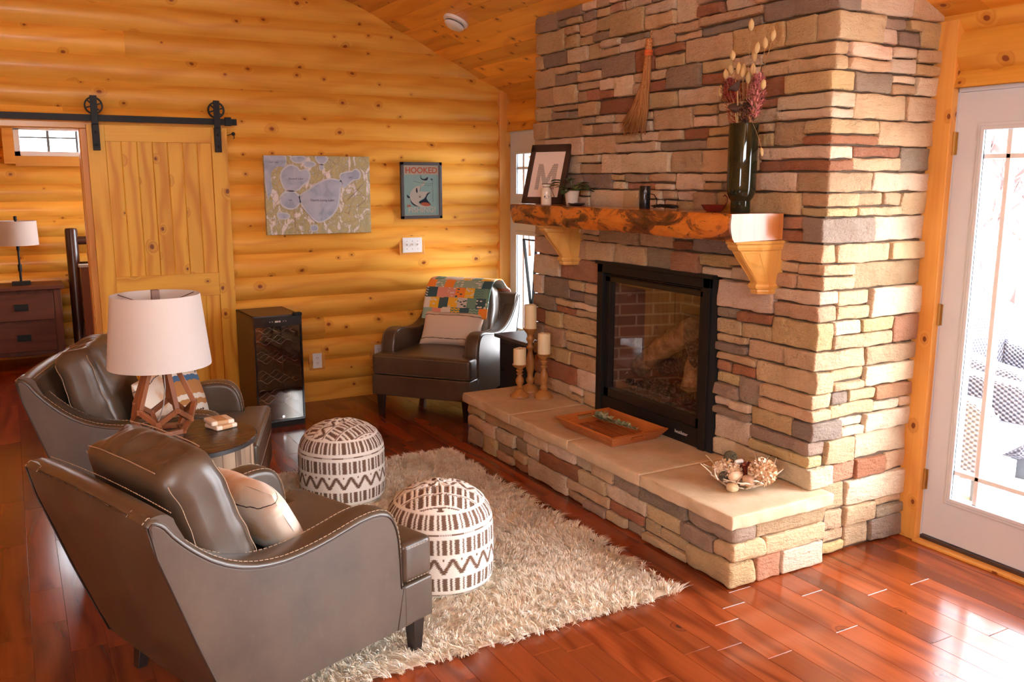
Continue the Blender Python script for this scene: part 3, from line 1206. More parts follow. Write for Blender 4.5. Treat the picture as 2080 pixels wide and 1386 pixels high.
m_leg = plain('espresso_leg', (0.020, 0.012, 0.010), 0.35)

ARM = [(-0.10, 0.156), (-0.10, 0.298), (-0.134, 0.302), (-0.137, 0.40), (-0.143, 0.48), (-0.152, 0.525), (-0.168, 0.562), (-0.19, 0.588), (-0.225, 0.602), (-0.27, 0.606), (-0.32, 0.602),
       (-0.37, 0.593), (-0.43, 0.582), (-0.487, 0.574), (-0.545, 0.569), (-0.60, 0.568), (-0.65, 0.573), (-0.70, 0.583), (-0.745, 0.598), (-0.79, 0.619), (-0.835, 0.648), (-0.875, 0.682), (-0.91, 0.716),
       (-0.94, 0.750), (-0.962, 0.782), (-0.985, 0.803), (-1.01, 0.808), (-1.022, 0.795), (-0.998, 0.70), (-0.958, 0.582), (-0.905, 0.423), (-0.855, 0.285), (-0.805, 0.154)]


def dashes(b, pts, r=0.0011, dash=0.009, gap=0.005):
    pts = [Vector(p) for p in pts]
    d, on, cur = 0.0, True, pts[0]
    for p, q in zip(pts[:-1], pts[1:]):
        L = (q - p).length
        t = 0.0
        while t < L:
            step_ = dash + gap
            e = min(L, t + dash)
            b.bar(p.lerp(q, t / L), p.lerp(q, e / L), r * 2, r * 1.6, tag=1)
            t += step_
    return b


def resample(pts, step_):
    pts = [Vector(p) for p in pts]
    out = [pts[0]]
    acc = 0.0
    for p, q in zip(pts[:-1], pts[1:]):
        L = (q - p).length
        while acc + L >= step_:
            t = (step_ - acc) / L
            p = p.lerp(q, t)
            out.append(p)
            L = (q - p).length
            acc = 0.0
        acc += L
    return out


def make_armchair(label, loc, rz, legs_on=None):
    t = thing('armchair', label, 'armchair', loc, rz, 'brown leather armchairs')
    W = 0.385
    # side panels with swooping arms
    for sg in (1, -1):
        b = MB()
        top = ARM[2:28]
        y_in, y_out = sg * 0.272, sg * W
        # cross section rounded over the top: rows from outer bottom over top to inner
        sec = [(1.0, -0.020), (0.985, -0.008), (0.93, -0.001), (0.84, 0.004), (0.6, 0.007), (0.4, 0.007), (0.16, 0.004), (0.07, -0.001), (0.015, -0.008), (0.0, -0.020)]
        pts = resample([(x, 0, z) for x, z in top], 0.018) + [Vector((top[-1][0], 0, top[-1][1]))]
        nrm = []
        for i in range(len(pts)):
            tt = pts[min(i + 1, len(pts) - 1)] - pts[max(0, i - 1)]
            nn = Vector((-tt.z, 0, tt.x)).normalized()
            nrm.append(-nn)
        V, F = [], []
        m = len(sec)
        for p, n_ in zip(pts, nrm):
            for k, (s_, d_) in enumerate(sec):
                q = p + n_ * d_
                V.append((q.x, y_in + (y_out - y_in) * s_, q.z))
        for i in range(len(pts) - 1):
            for k in range(m - 1):
                F.append((i * m + k, i * m + k + 1, (i + 1) * m + k + 1, (i + 1) * m + k))
        b.add(V, F)
        # flat faces outer and inner
        ins = [(p + n_ * sec[0][1]) for p, n_ in zip(pts, nrm)]
        poly = [(ARM[0][0], ARM[0][1]), (ARM[1][0], ARM[1][1])] + [(q.x, q.z) for q in ins] + ARM[28:]
        for yy in (y_out, y_in):
            b.add([(x, yy, z) for x, z in poly], [tuple(range(len(poly)))])
        back = [(ins[-1].x, ins[-1].z)] + ARM[28:] + [ARM[0], ARM[1]] + [(ins[0].x, ins[0].z)]
        V = [(x, yy, z) for x, z in back for yy in (y_in, y_out)]
        b.add(V, [(2 * i, 2 * i + 1, 2 * i + 3, 2 * i + 2) for i in range(len(back) - 1)])
        me = b.mesh('arm_panel', m_leather, 'x', 40)
        bm = bmesh.new(); bm.from_mesh(me)
        bmesh.ops.remove_doubles(bm, verts=bm.verts, dist=0.0004)
        bmesh.ops.recalc_face_normals(bm, faces=bm.faces)
        bm.to_mesh(me); bm.free()
        ao = obj('arm_panel', me, t)
        wn = ao.modifiers.new('wn', 'WEIGHTED_NORMAL')
        wn.keep_sharp = True
        wn.weight = 100
        # stitch lines and piping along the arm
        b = MB()
        for off in (0.014, 0.099):
            yy = sg * (W - off)
            path = [(p + n_ * 0.0045) for p, n_ in zip(pts, nrm)]
            dashes(b, [(p.x, yy, p.z) for p in path])
        b.build('stitching', m_stitch, t)
        b = MB()
        b.tube([(p.x, sg * (W + 0.0005), p.z) for p in [q + n_ * -0.012 for q, n_ in zip(pts, nrm)]] + [(x, sg * (W + 0.0005), z) for x, z in ARM[28:]], 0.0028, 6)
        b.tube([(-0.134, sg * (W + 0.0005), 0.307), (-0.168, sg * (W + 0.0005), 0.154)], 0.0014, 5)
        b.build('piping', m_seam, t, smooth=180)
    # outer back and top rail
    b = MB()
    nb = 9
    bk = [(-1.018, 0.79), (-0.998, 0.70), (-0.958, 0.582), (-0.905, 0.423), (-0.855, 0.285), (-0.805, 0.154)]
    inn = [(-0.73, 0.154), (-0.76, 0.285), (-0.80, 0.423), (-0.85, 0.582), (-0.90, 0.70), (-0.935, 0.775)]
    topc = [(-0.94, 0.792), (-0.955, 0.806), (-0.975, 0.812), (-0.998, 0.811), (-1.014, 0.803)]
    loop = bk + inn + topc
    V, F = [], []
    L = len(loop)
    for i in range(nb):
        y = -0.374 + 0.748 * i / (nb - 1)
        cr = 0.012 * (1 - (y / 0.374) ** 2)
        for (x, z) in loop:
            V.append((x - (cr * 0.4), y, z + (cr if z > 0.7 else 0)))
    for i in range(nb - 1):
        for k in range(L):
            k2 = (k + 1) % L
            F.append((i * L + k, i * L + k2, (i + 1) * L + k2, (i + 1) * L + k))
    F += [tuple(range(L)), tuple(reversed(range((nb - 1) * L, nb * L)))]
    b.add(V, F)
    b.build('back_panel', m_leather, t, smooth=50)
    b = MB()
    for i in range(nb - 1):
        ya, yb = -0.374 + 0.748 * i / (nb - 1), -0.374 + 0.748 * (i + 1) / (nb - 1)
        ca, cb = [0.012 * (1 - (y / 0.374) ** 2) for y in (ya, yb)]
        b.tube([(-1.019 - ca * 0.4, ya, 0.795 + ca), (-1.019 - cb * 0.4, yb, 0.795 + cb)], 0.0026, 5)
    for sg in (1, -1):
        b.tube([(x - 0.002, sg * 0.383, z) for x, z in bk], 0.0026, 5)
    b.build('piping', m_seam, t, smooth=180)
    b = MB()
    dashes(b, [(-0.945, -0.372 + 0.744 * i / 12, 0.8085 + 0.012 * (1 - ((-0.372 + 0.744 * i / 12) / 0.374) ** 2)) for i in range(13)])
    b.build('stitching', m_stitch, t)
    # base rail
    b = MB()
    b.box(-0.135, 0.0, -W - 0.0008, W + 0.0008, 0.154, 0.304)
    b.box(-0.80, -0.13, -0.30, 0.30, 0.17, 0.29)
    b.build('base_rail', m_leather, t, bevel=0.008, seg=3, smooth=60)
    # T-shaped seat cushion
    def seat_disp(p):
        q = p.copy()
        return q
    b = MB()
    out = [(-0.72, -0.268), (-0.72, 0.268), (-0.137, 0.268), (-0.137, W - 0.002), (0.004, W - 0.002), (0.004, -W + 0.002), (-0.137, -W + 0.002), (-0.137, -0.268)]
    xs = [-0.72, -0.62, -0.52, -0.42, -0.32, -0.22, -0.137, -0.09, -0.04, 0.004]
    ysl = [-0.383, -0.325, -0.268, -0.18, -0.09, 0, 0.09, 0.18, 0.268, 0.325, 0.383]
    def inside(i, j):
        if i < 0 or j < 0 or i >= len(xs) - 1 or j >= len(ysl) - 1:
            return False
        return not (xs[i + 1] <= -0.1369 and (ysl[j + 1] <= -0.2679 or ysl[j] >= 0.2679))
    idx, V, F = {}, [], []
    def vid(i, j, k):
        key = (i, j, k)
        if key not in idx:
            x, y = xs[i], ysl[j]
            cr = 0.016 * max(0, 1 - ((x + 0.36) / 0.42) ** 2) * max(0, 1 - (y / 0.3) ** 2)
            idx[key] = len(V)
            V.append((x, y, (0.306, 0.452 + cr)[k]))
        return idx[key]
    for i in range(len(xs) - 1):
        for j in range(len(ysl) - 1):
            if not inside(i, j):
                continue
            F.append((vid(i, j, 1), vid(i + 1, j, 1), vid(i + 1, j + 1, 1), vid(i, j + 1, 1)))
            F.append((vid(i, j, 0), vid(i, j + 1, 0), vid(i + 1, j + 1, 0), vid(i + 1, j, 0)))
            for di, dj, (p_, q_) in ((-1, 0, ((i, j), (i, j + 1))), (1, 0, ((i + 1, j), (i + 1, j + 1))), (0, -1, ((i, j), (i + 1, j))), (0, 1, ((i, j + 1), (i + 1, j + 1)))):
                if not inside(i + di, j + dj):
                    F.append((vid(*p_, 0), vid(*q_, 0), vid(*q_, 1), vid(*p_, 1)))
    b.add(V, F)
    b.build('seat_cushion', m_leather, t, bevel=0.022, seg=4, smooth=180)
    b = MB()
    for z_, x_ in ((0.438, 0.0055), (0.318, 0.0055)):
        dashes(b, [(x_, -0.36, z_), (x_, 0.36, z_)])
    for sg in (1, -1):
        for z_ in (0.438, 0.318):
            dashes(b, [(-0.02, sg * (W - 0.0005), z_), (-0.12, sg * (W - 0.0005), z_)])
    b.build('stitching', m_stitch, t)
    # back cushion: leaning plump box with gathered wrinkles at the top
    cx, cz, ta = -0.752, 0.672, math.radians(19)
    ux, uz = Vector((-math.sin(ta), 0, math.cos(ta))), Vector((math.cos(ta), 0, math.sin(ta)))

    def bdisp(p):
        a_, bb_, c_ = p.y / 0.285, p.z / 0.232, p.x / 0.088
        q = p.copy()
        q.x *= 1 + 0.22 * (1 - a_ * a_) * (1 - bb_ * bb_)
        q.z *= 1 + 0.06 * (1 - a_ * a_)
        q.y *= 1 - 0.10 * max(0, bb_) ** 2 - 0.02 * bb_
        w_ = math.exp(-((bb_ - 0.95) / 0.5) ** 2)
        fold = mn.noise(Vector((p.y * 13 + p.x * 5, p.z * 3.5, 3.3))) * 0.021 + mn.noise(Vector((p.y * 30, p.z * 5, 1.3))) * 0.009
        k_ = max(0.0, 1 - (c_ / 0.72) ** 2) * 1.3 + (0.35 if c_ > 0.95 else 0.0)
        q.x += fold * w_ * (0.8 if c_ > 0.95 else 0.0)
        q.z += fold * w_ * k_
        q += mn.noise_vector(p * 6) * 0.005
        # pinch front lower corners
        e = abs(a_) ** 4
        fold2 = mn.noise(Vector((p.z * 16, p.y * 5, 7.7))) * 0.009
        q.x += fold2 * e
        return Vector((cx, 0, cz)) + uz * q.x + Vector((0, 1, 0)) * q.y + ux * q.z
    uz_loc = Vector((1, 0, 0))
    V, F = rbox(0.088, 0.285, 0.232, 0.05, 0.011, bdisp)
    MB().add(V, F).build('back_cushion', m_leather, t, smooth=180)
    b = MB()
    # seam pairs around the boxed edges of the cushion
    for c_ in (0.066, -0.066):
        path = [bdisp(Vector((c_ + 0.008 * (1 if c_ > 0 else -1), -0.236 + 0.472 * i / 60, 0.2275))) + ux * 0.002 for i in range(61)]
        dashes(b, path, 0.0012)
        for sg in (1, -1):
            path = [bdisp(Vector((c_ + 0.008 * (1 if c_ > 0 else -1), sg * 0.2815, -0.18 + 0.38 * i / 40))) + Vector((0, sg * 0.0015, 0)) for i in range(41)]
            dashes(b, path, 0.0012)
    b.build('stitching', m_stitch, t)
    # legs
    for sx, sy in ((-0.045, 1), (-0.045, -1), (-0.70, 1), (-0.70, -1)):
        b = MB()
        y = sy * 0.335
        k = 0.0 if sx > -0.3 else -0.03
        V = []
        for z, h, dx in ((0.0, 0.017, k), (0.165, 0.027, 0.0)):
            V += [(sx + dx - h, y - h, z), (sx + dx + h, y - h, z), (sx + dx + h, y + h, z), (sx + dx - h, y + h, z)]
        b.add(V, [(3, 2, 1, 0), (4, 5, 6, 7), (0, 1, 5, 4), (1, 2, 6, 5), (2, 3, 7, 6), (3, 0, 4, 7)])
        b.build('leg', m_leg, t, bevel=0.002)
    return t


CH1 = ((-2.583, -3.485, 0), math.radians(20.0))
CH2 = ((-2.599, -2.089, 0), math.radians(-18.8))
CH3 = ((-1.214, -0.909, 0), math.radians(-139.6))
chair1 = make_armchair('brown leather armchair nearest, its back panel and side turned to us', *CH1)
chair2 = dup(chair1, *CH2, 'brown leather armchair behind the round drum table and table lamp')
chair3 = dup(chair1, *CH3, 'brown leather armchair in the wall corner draped with a patchwork quilt')


def local_mat(ch, loc=(0, 0, 0), rot=(0, 0, 0)):
    from mathutils import Euler
    m = Matrix.Translation(ch[0]) @ Matrix.Rotation(ch[1], 4, 'Z')
    return m @ Matrix.Translation(loc) @ Euler(rot, 'XYZ').to_matrix().to_4x4()


# ------------------------------------------------------------------ pillows
def pillow(name, label, M, w_, h_, th, mats, matfn=None, group=None, seed=0):
    """pillow lies in its local XZ plane, thickness along Y"""
    b = MB()
    nu, nv = 44, 30
    def P(u, v, sgn):
        a, c = 2 * u - 1, 2 * v - 1
        e = ((1 - abs(a) ** 2.6) * (1 - abs(c) ** 2.6))
        y = sgn * th / 2 * max(0, e) ** 0.55
        k = 1 - 0.05 * (abs(a) ** 2) * (1 - abs(c)) - 0.0
        x = a * w_ / 2 * (1 - 0.06 * (1 - c * c) * abs(a) ** 3)
        z = c * h_ / 2 * (1 - 0.07 * (1 - a * a) * abs(c) ** 3)
        n_ = mn.noise_vector(Vector((x * 9 + seed, z * 9, sgn))) * 0.004
        return Vector((x, y, z)) + Vector((n_.x, n_.y * (1 if e > 0.02 else 0), n_.z))
    for sgn in (1, -1):
        b.grid(lambda u, v: P(u, v, sgn), nu, nv, tag=5)
    me = b.mesh(name, mats, 'x', 180, fix=False)
    bm = bmesh.new(); bm.from_mesh(me)
    bmesh.ops.remove_doubles(bm, verts=bm.verts, dist=0.0012)
    bmesh.ops.recalc_face_normals(bm, faces=bm.faces)
    bm.to_mesh(me); bm.free()
    # clean uv: normalised
    uvl = me.uv_layers['UVMap']
    for lp in me.loops:
        c = me.vertices[lp.vertex_index].co
        uvl.data[lp.index].uv = (c.x / w_ + 0.5, c.z / h_ + 0.5)
    t = tag(obj(name, me), label, 'pillow', group)
    t.matrix_world = M
    return t


def pillow_mat(name, base, lines_, wob=0.015, tint=None):
    g = G(name, 0.9)
    u, v, uvv = g.uv()
    n1 = g.noise(uvv, 5, 3)
    weave = g.noise(g.n('Mapping', {'Vector': uvv, 'Scale': (400, 300, 1)}), 1.0, 1)
    col = g.mix(g.math('MULTIPLY', weave, 0.25), base, tuple(c * 0.8 for c in base))
    if tint:
        col = g.mix(g.math('MULTIPLY', g.step(g.noise(uvv, 3.0, 3), 0.45, 0.65), 0.8), col, tint)
    for v0, wd, c, k in lines_:
        vv = g.math('ADD', v, g.math('MULTIPLY', g.math('SUBTRACT', g.noise(g.vec(g.math('MULTIPLY', u, 6.0), v0 * 31), 1.0, 3), 0.5), wob * 6))
        d = g.math('ABSOLUTE', g.math('SUBTRACT', vv, v0))
        ww = g.math('MULTIPLY', g.math('ADD', 0.35, g.noise(g.vec(g.math('MULTIPLY', u, 14.0), v0 * 17), 1.0, 2)), wd)
        col = g.mix(g.math('MULTIPLY', g.math('LESS_THAN', d, ww), k), col, c)
    g.set('Base Color', col)
    g.bump(weave, 0.25, 0.003)
    return g.m


m_pil = pillow_mat('cream_pillow', (0.74, 0.60, 0.47), [(0.84, 0.011, (0.03, 0.02, 0.015), 1), (0.16, 0.010, (0.03, 0.02, 0.015), 1)])
m_pil1 = pillow_mat('cream_hide_pillow', (0.80, 0.70, 0.58), [(0.86, 0.007, (0.03, 0.02, 0.015), 1), (0.14, 0.008, (0.03, 0.02, 0.015), 1)], tint=(0.62, 0.33, 0.13))
p = pillow('lumbar_pillow', 'cream and tan lumbar pillow lying in the nearest leather armchair', local_mat(CH1, (-0.485, 0.03, 0.60), (math.radians(26), 0, math.radians(90 + 8))) , 0.50, 0.30, 0.15, [m_pil1], group=None)
p.matrix_world = local_mat(CH1, (-0.485, -0.01, 0.595)) @ Matrix.Rotation(math.radians(-90), 4, 'Z') @ Matrix.Rotation(math.radians(30), 4, 'X')
p = pillow('lumbar_pillow', 'cream lumbar pillow with two black lines in the quilt-draped corner armchair', Matrix(), 0.50, 0.27, 0.14, [m_pil], seed=4)
p.matrix_world = local_mat(CH3, (-0.52, 0.02, 0.578)) @ Matrix.Rotation(math.radians(-90), 4, 'Z') @ Matrix.Rotation(math.radians(26), 4, 'X')
p = pillow('lumbar_pillow', 'cream lumbar pillow with a wavy black line seen behind the table lamp base', Matrix(), 0.46, 0.30, 0.13, [m_pil1], seed=8)
p.matrix_world = local_mat(CH2, (-0.50, -0.03, 0.60)) @ Matrix.Rotation(math.radians(-90), 4, 'Z') @ Matrix.Rotation(math.radians(26), 4, 'X')
g = G('striped_lake_pillow', 0.9)
u, v, uvv = g.uv()
vv = g.math('ADD', v, g.math('MULTIPLY', g.math('SUBTRACT', g.noise(g.vec(g.math('MULTIPLY', u, 7.0), 0.0), 1.0, 3), 0.5), 0.10))
g.set('Base Color', g.ramp(vv, [(0.0, (0.78, 0.70, 0.58)), (0.26, (0.48, 0.22, 0.07)), (0.34, (0.78, 0.70, 0.58)), (0.42, (0.48, 0.22, 0.07)), (0.64, (0.07, 0.17, 0.32)), (0.73, (0.80, 0.73, 0.62))], 'CONSTANT'))
m_lake = g.m
p2 = pillow('message_pillow', 'square pillow with wavy blue and brown stripes and small lettering by the lamp', Matrix(), 0.34, 0.34, 0.12, [m_lake], seed=11)
p2.matrix_world = local_mat(CH2, (-0.42, 0.155, 0.595)) @ Matrix.Rotation(math.radians(-90 - 22), 4, 'Z') @ Matrix.Rotation(math.radians(22), 4, 'X') @ Matrix.Rotation(math.radians(-9), 4, 'Y')
m_ink = plain('black_ink', (0.02, 0.02, 0.025), 0.6)
for txt, x, z, yy in (('boat', -0.06, 0.112, 0.042), ('days', 0.085, 0.118, 0.040), ('dest', 0.02, -0.118, 0.041)):
    text_mesh(txt, 0.06, frame_mat((-x, yy + 0.010, z), (-1, 0, 0), (0, 0, 1)), m_ink, 'lettering', p2)
b = MB()
b.box(-0.012, 0.022, -0.002, 0.002, -0.02, 0.02)
b.build('care_tag', m_white_pl, p2, loc=(-0.17, 0.0, -0.06))

# ------------------------------------------------------------------ quilt over the corner chair
g = G('patchwork_quilt', 0.9)
u, v, uvv = g.uv()
cu, cv = g.math('MULTIPLY', u, 13.0), g.math('MULTIPLY', v, 13.0)
row = g.math('FLOOR', cv)
sh = g.math('ADD', cu, g.math('MULTIPLY', row, 0.37))
cell = g.vec(g.math('FLOOR', sh), row)
wn = g.n('TexWhiteNoise', {'Vector': cell}, out=0, noise_dimensions='2D')
wn2 = g.n('TexWhiteNoise', {'Vector': g.vec(g.math('ADD', g.math('FLOOR', sh), 31.0), row)}, out=0, noise_dimensions='2D')
bg = g.ramp(wn, [(0.0, (0.72, 0.66, 0.56)), (0.2, (0.16, 0.30, 0.22)), (0.34, (0.86, 0.26, 0.03)), (0.46, (0.05, 0.10, 0.11)), (0.58, (0.86, 0.48, 0.03)), (0.67, (0.62, 0.56, 0.48)), (0.78, (0.30, 0.42, 0.32)), (0.90, (0.72, 0.30, 0.22))], 'CONSTANT')
fg = g.ramp(wn2, [(0.0, (0.05, 0.10, 0.11)), (0.3, (0.72, 0.66, 0.56)), (0.6, (0.10, 0.22, 0.17)), (0.8, (0.70, 0.62, 0.5))], 'CONSTANT')
wv = g.n('TexVoronoi', {'Vector': g.n('Mapping', {'Vector': uvv, 'Scale': (32, 60, 1)}), 'Scale': 1.0}, out=0)
scal = g.math('SINE', g.math('ADD', g.math('MULTIPLY', v, 330.0), g.math('MULTIPLY', g.math('ABSOLUTE', g.math('SINE', g.math('MULTIPLY', u, 95.0))), 3.0)))
patn = g.mix(g.math('GREATER_THAN', wn2, 0.5), g.math('LESS_THAN', wv, 0.36), g.math('GREATER_THAN', scal, 0.1))
use = g.math('GREATER_THAN', g.math('FRACT', g.math('MULTIPLY', wn, 7.3)), 0.42)
col = g.mix(g.math('MULTIPLY', use, patn), bg, fg)
g.set('Base Color', col)
g.bump(g.noise(uvv, 60, 2), 0.3, 0.004)
m_quilt = g.m
b = MB()
# section through the quilt in chair x,z: front hang, over cushion, over rail, back hang
sec = [(-0.548, 0.66), (-0.562, 0.70), (-0.585, 0.76), (-0.612, 0.82), (-0.640, 0.872), (-0.672, 0.905), (-0.715, 0.928), (-0.765, 0.930), (-0.815, 0.928), (-0.868, 0.912), (-0.915, 0.880), (-0.955, 0.848), (-0.995, 0.836), (-1.030, 0.822), (-1.046, 0.785), (-1.040, 0.73), (-1.028, 0.68), (-1.014, 0.62)]
sp = resample([(x, 0, z) for x, z in sec], 0.018)
n_ = len(sp)
W0, W1 = -0.245, 0.285


def qpt(i, t, off=0.0):
    p = sp[i]
    s_ = i / n_
    y = W0 + (W1 - W0) * t + (0.02 * s_)
    w_ = mn.noise(Vector((y * 9, s_ * 3, 5.0))) * 0.012 + mn.noise(Vector((y * 22, s_ * 9, 1.0))) * 0.004
    if s_ < 0.25:
        zz = -0.02 * (1 - s_ / 0.25) * (1 if t < 0.3 else 0.2)
    else:
        zz = 0
    return Vector((p.x + w_ * 0.8 + off * 0.6, y, p.z + abs(w_) * 0.5 + zz + off * 0.8))


nt_ = 34
V = [qpt(i, k / nt_) for i in range(n_) for k in range(nt_ + 1)]
F = [(i * (nt_ + 1) + k, i * (nt_ + 1) + k + 1, (i + 1) * (nt_ + 1) + k + 1, (i + 1) * (nt_ + 1) + k) for i in range(n_ - 1) for k in range(nt_)]
b.add(V, F)
me = b.mesh('patchwork_quilt', m_quilt, 'y', 180, fix=False)
uvl = me.uv_layers['UVMap']
for lp in me.loops:
    i, k = divmod(lp.vertex_index, nt_ + 1)
    uvl.data[lp.index].uv = (k / nt_ * 0.53, i * 0.018)
q = tag(obj('patchwork_quilt', me), 'patchwork quilt of orange, yellow, green and white prints over the corner armchair', 'quilt')
so = q.modifiers.new('thick', 'SOLIDIFY'); so.thickness = 0.009; so.offset = 1
q.matrix_world = local_mat(CH3)

# ------------------------------------------------------------------ rug
g = G('shag_pile', 0.95)
_t = g.attr('tone')
g.set('Base Color', g.ramp(_t, [(0.0, (0.62, 0.46, 0.30)), (0.5, (0.82, 0.70, 0.54)), (1.0, (0.93, 0.88, 0.79))]))
g.set('Subsurface Weight', 0.0)
m_shag = g.m
RX0, RX1, RY0, RY1 = -2.93, -1.36, -3.93, -1.68
rug = thing('shag_rug', 'cream shag pile rug under the poufs in front of the hearth', 'rug', ((RX0 + RX1) / 2, (RY0 + RY1) / 2, 0))
b = MB()
b.box(-(RX1 - RX0) / 2 + 0.03, (RX1 - RX0) / 2 - 0.03, -(RY1 - RY0) / 2 + 0.03, (RY1 - RY0) / 2 - 0.03, 0.001, 0.008)
b.build('backing', m_shag, rug)
rs = np.random.RandomState(3)
NT = 9000
PB = 15
hx, hy = (RX1 - RX0) / 2, (RY1 - RY0) / 2
cx_ = rs.uniform(-hx, hx, NT); cy_ = rs.uniform(-hy, hy, NT)
# flow direction of the pile varies in soft swirls
lean = np.array([[mn.noise(Vector((a * 3.2, c * 3.2, 0.0))), mn.noise(Vector((a * 3.2, c * 3.2, 9.0)))] for a, c in zip(cx_, cy_)])
lean2 = rs.normal(0, 0.75, (NT, 2))
edge = np.stack([np.clip((np.abs(cx_) - hx + 0.05) / 0.05, 0, 1) * np.sign(cx_), np.clip((np.abs(cy_) - hy + 0.05) / 0.05, 0, 1) * np.sign(cy_)], 1)
L = lean * 2.2 + lean2 + edge * 0.6
tt = rs.uniform(0, 1, NT)
base = np.stack([cx_, cy_], 1).repeat(PB, 0) + rs.normal(0, 0.0055, (NT * PB, 2))
dirs = L.repeat(PB, 0) + rs.normal(0, 0.42, (NT * PB, 2))
ln = rs.uniform(0.028, 0.048, NT * PB)
nb_ = NT * PB
wd = rs.uniform(0.0011, 0.0019, nb_)
an = rs.uniform(0, 2 * np.pi, nb_)
px_, py_ = np.cos(an) * wd, np.sin(an) * wd
V = np.zeros((nb_, 7, 3), np.float32)
hz = ln * 0.75 / np.sqrt(1 + 0.35 * (dirs ** 2).sum(1))
for k, (fz, fd, fw_) in enumerate([(0, 0, 0.8), (0.5, 0.22, 1.0), (0.88, 0.62, 0.9)]):
    for s_i, s_ in enumerate((-1, 1)):
        V[:, k * 2 + s_i, 0] = base[:, 0] + dirs[:, 0] * ln * fd * 0.55 + s_ * px_ * fw_
        V[:, k * 2 + s_i, 1] = base[:, 1] + dirs[:, 1] * ln * fd * 0.55 + s_ * py_ * fw_
        V[:, k * 2 + s_i, 2] = 0.006 + hz * fz
V[:, 6, 0] = base[:, 0] + dirs[:, 0] * ln * 0.6
V[:, 6, 1] = base[:, 1] + dirs[:, 1] * ln * 0.6
V[:, 6, 2] = 0.006 + hz * 0.97
me = bpy.data.meshes.new('pile')
me.vertices.add(nb_ * 7)
me.vertices.foreach_set('co', V.ravel())
me.loops.add(nb_ * 11)
me.polygons.add(nb_ * 3)
lp = (np.array([0, 1, 3, 2, 2, 3, 5, 4, 4, 5, 6])[None, :] + (np.arange(nb_) * 7)[:, None]).astype(np.int32)
me.loops.foreach_set('vertex_index', lp.ravel())
st = (np.array([0, 4, 8])[None, :] + (np.arange(nb_) * 11)[:, None]).astype(np.int32)
me.polygons.foreach_set('loop_start', st.ravel())
me.update(calc_edges=True)
at = me.attributes.new('tone', 'FLOAT', 'FACE')
at.data.foreach_set('value', np.clip(tt.repeat(PB) * 0.7 + rs.uniform(0, 0.3, nb_), 0, 1).repeat(3).astype(np.float32))
me.materials.append(m_shag)
tag(obj('pile', me, rug), kind='stuff')

# ------------------------------------------------------------------ poufs
g = G('pouf_knit', 0.95)
g.set('Base Color', g.attr('col', 0))
g.bump(g.noise(g.obj(), 150, 2), 0.3, 0.004)
m_pouf = g.m


def pattern_band(s, t, kind):
    """s metres along band, t 0..1 across. True = brown"""
    jag = 0.0016 * np.sign(np.sin(t * 90))
    if kind == 'bars':
        ph = ((s + jag) / 0.052) % 1.0
        return ((ph < 0.40) | ((ph > 0.62) & (ph < 0.80))) & (t > 0.1) & (t < 0.9)
    if kind == 'zig':
        ph = ((s) / 0.074) % 1.0
        tri = 1 - 2 * np.abs(ph - 0.5)
        a_ = np.abs((t - 0.12) / 0.76 - tri)
        dots = (np.abs(ph - 0.5) > 0.44) & (t > 0.80) & (t < 0.9)
        return ((a_ < 0.25 + 0.06 * np.sign(np.sin(t * 70))) & (t > 0.1) & (t < 0.9)) | dots
    if kind == 'line':
        return (t > 0.3) & (t < 0.7) & (np.sin(s * 900) > -0.7)
    return np.zeros_like(s, bool)


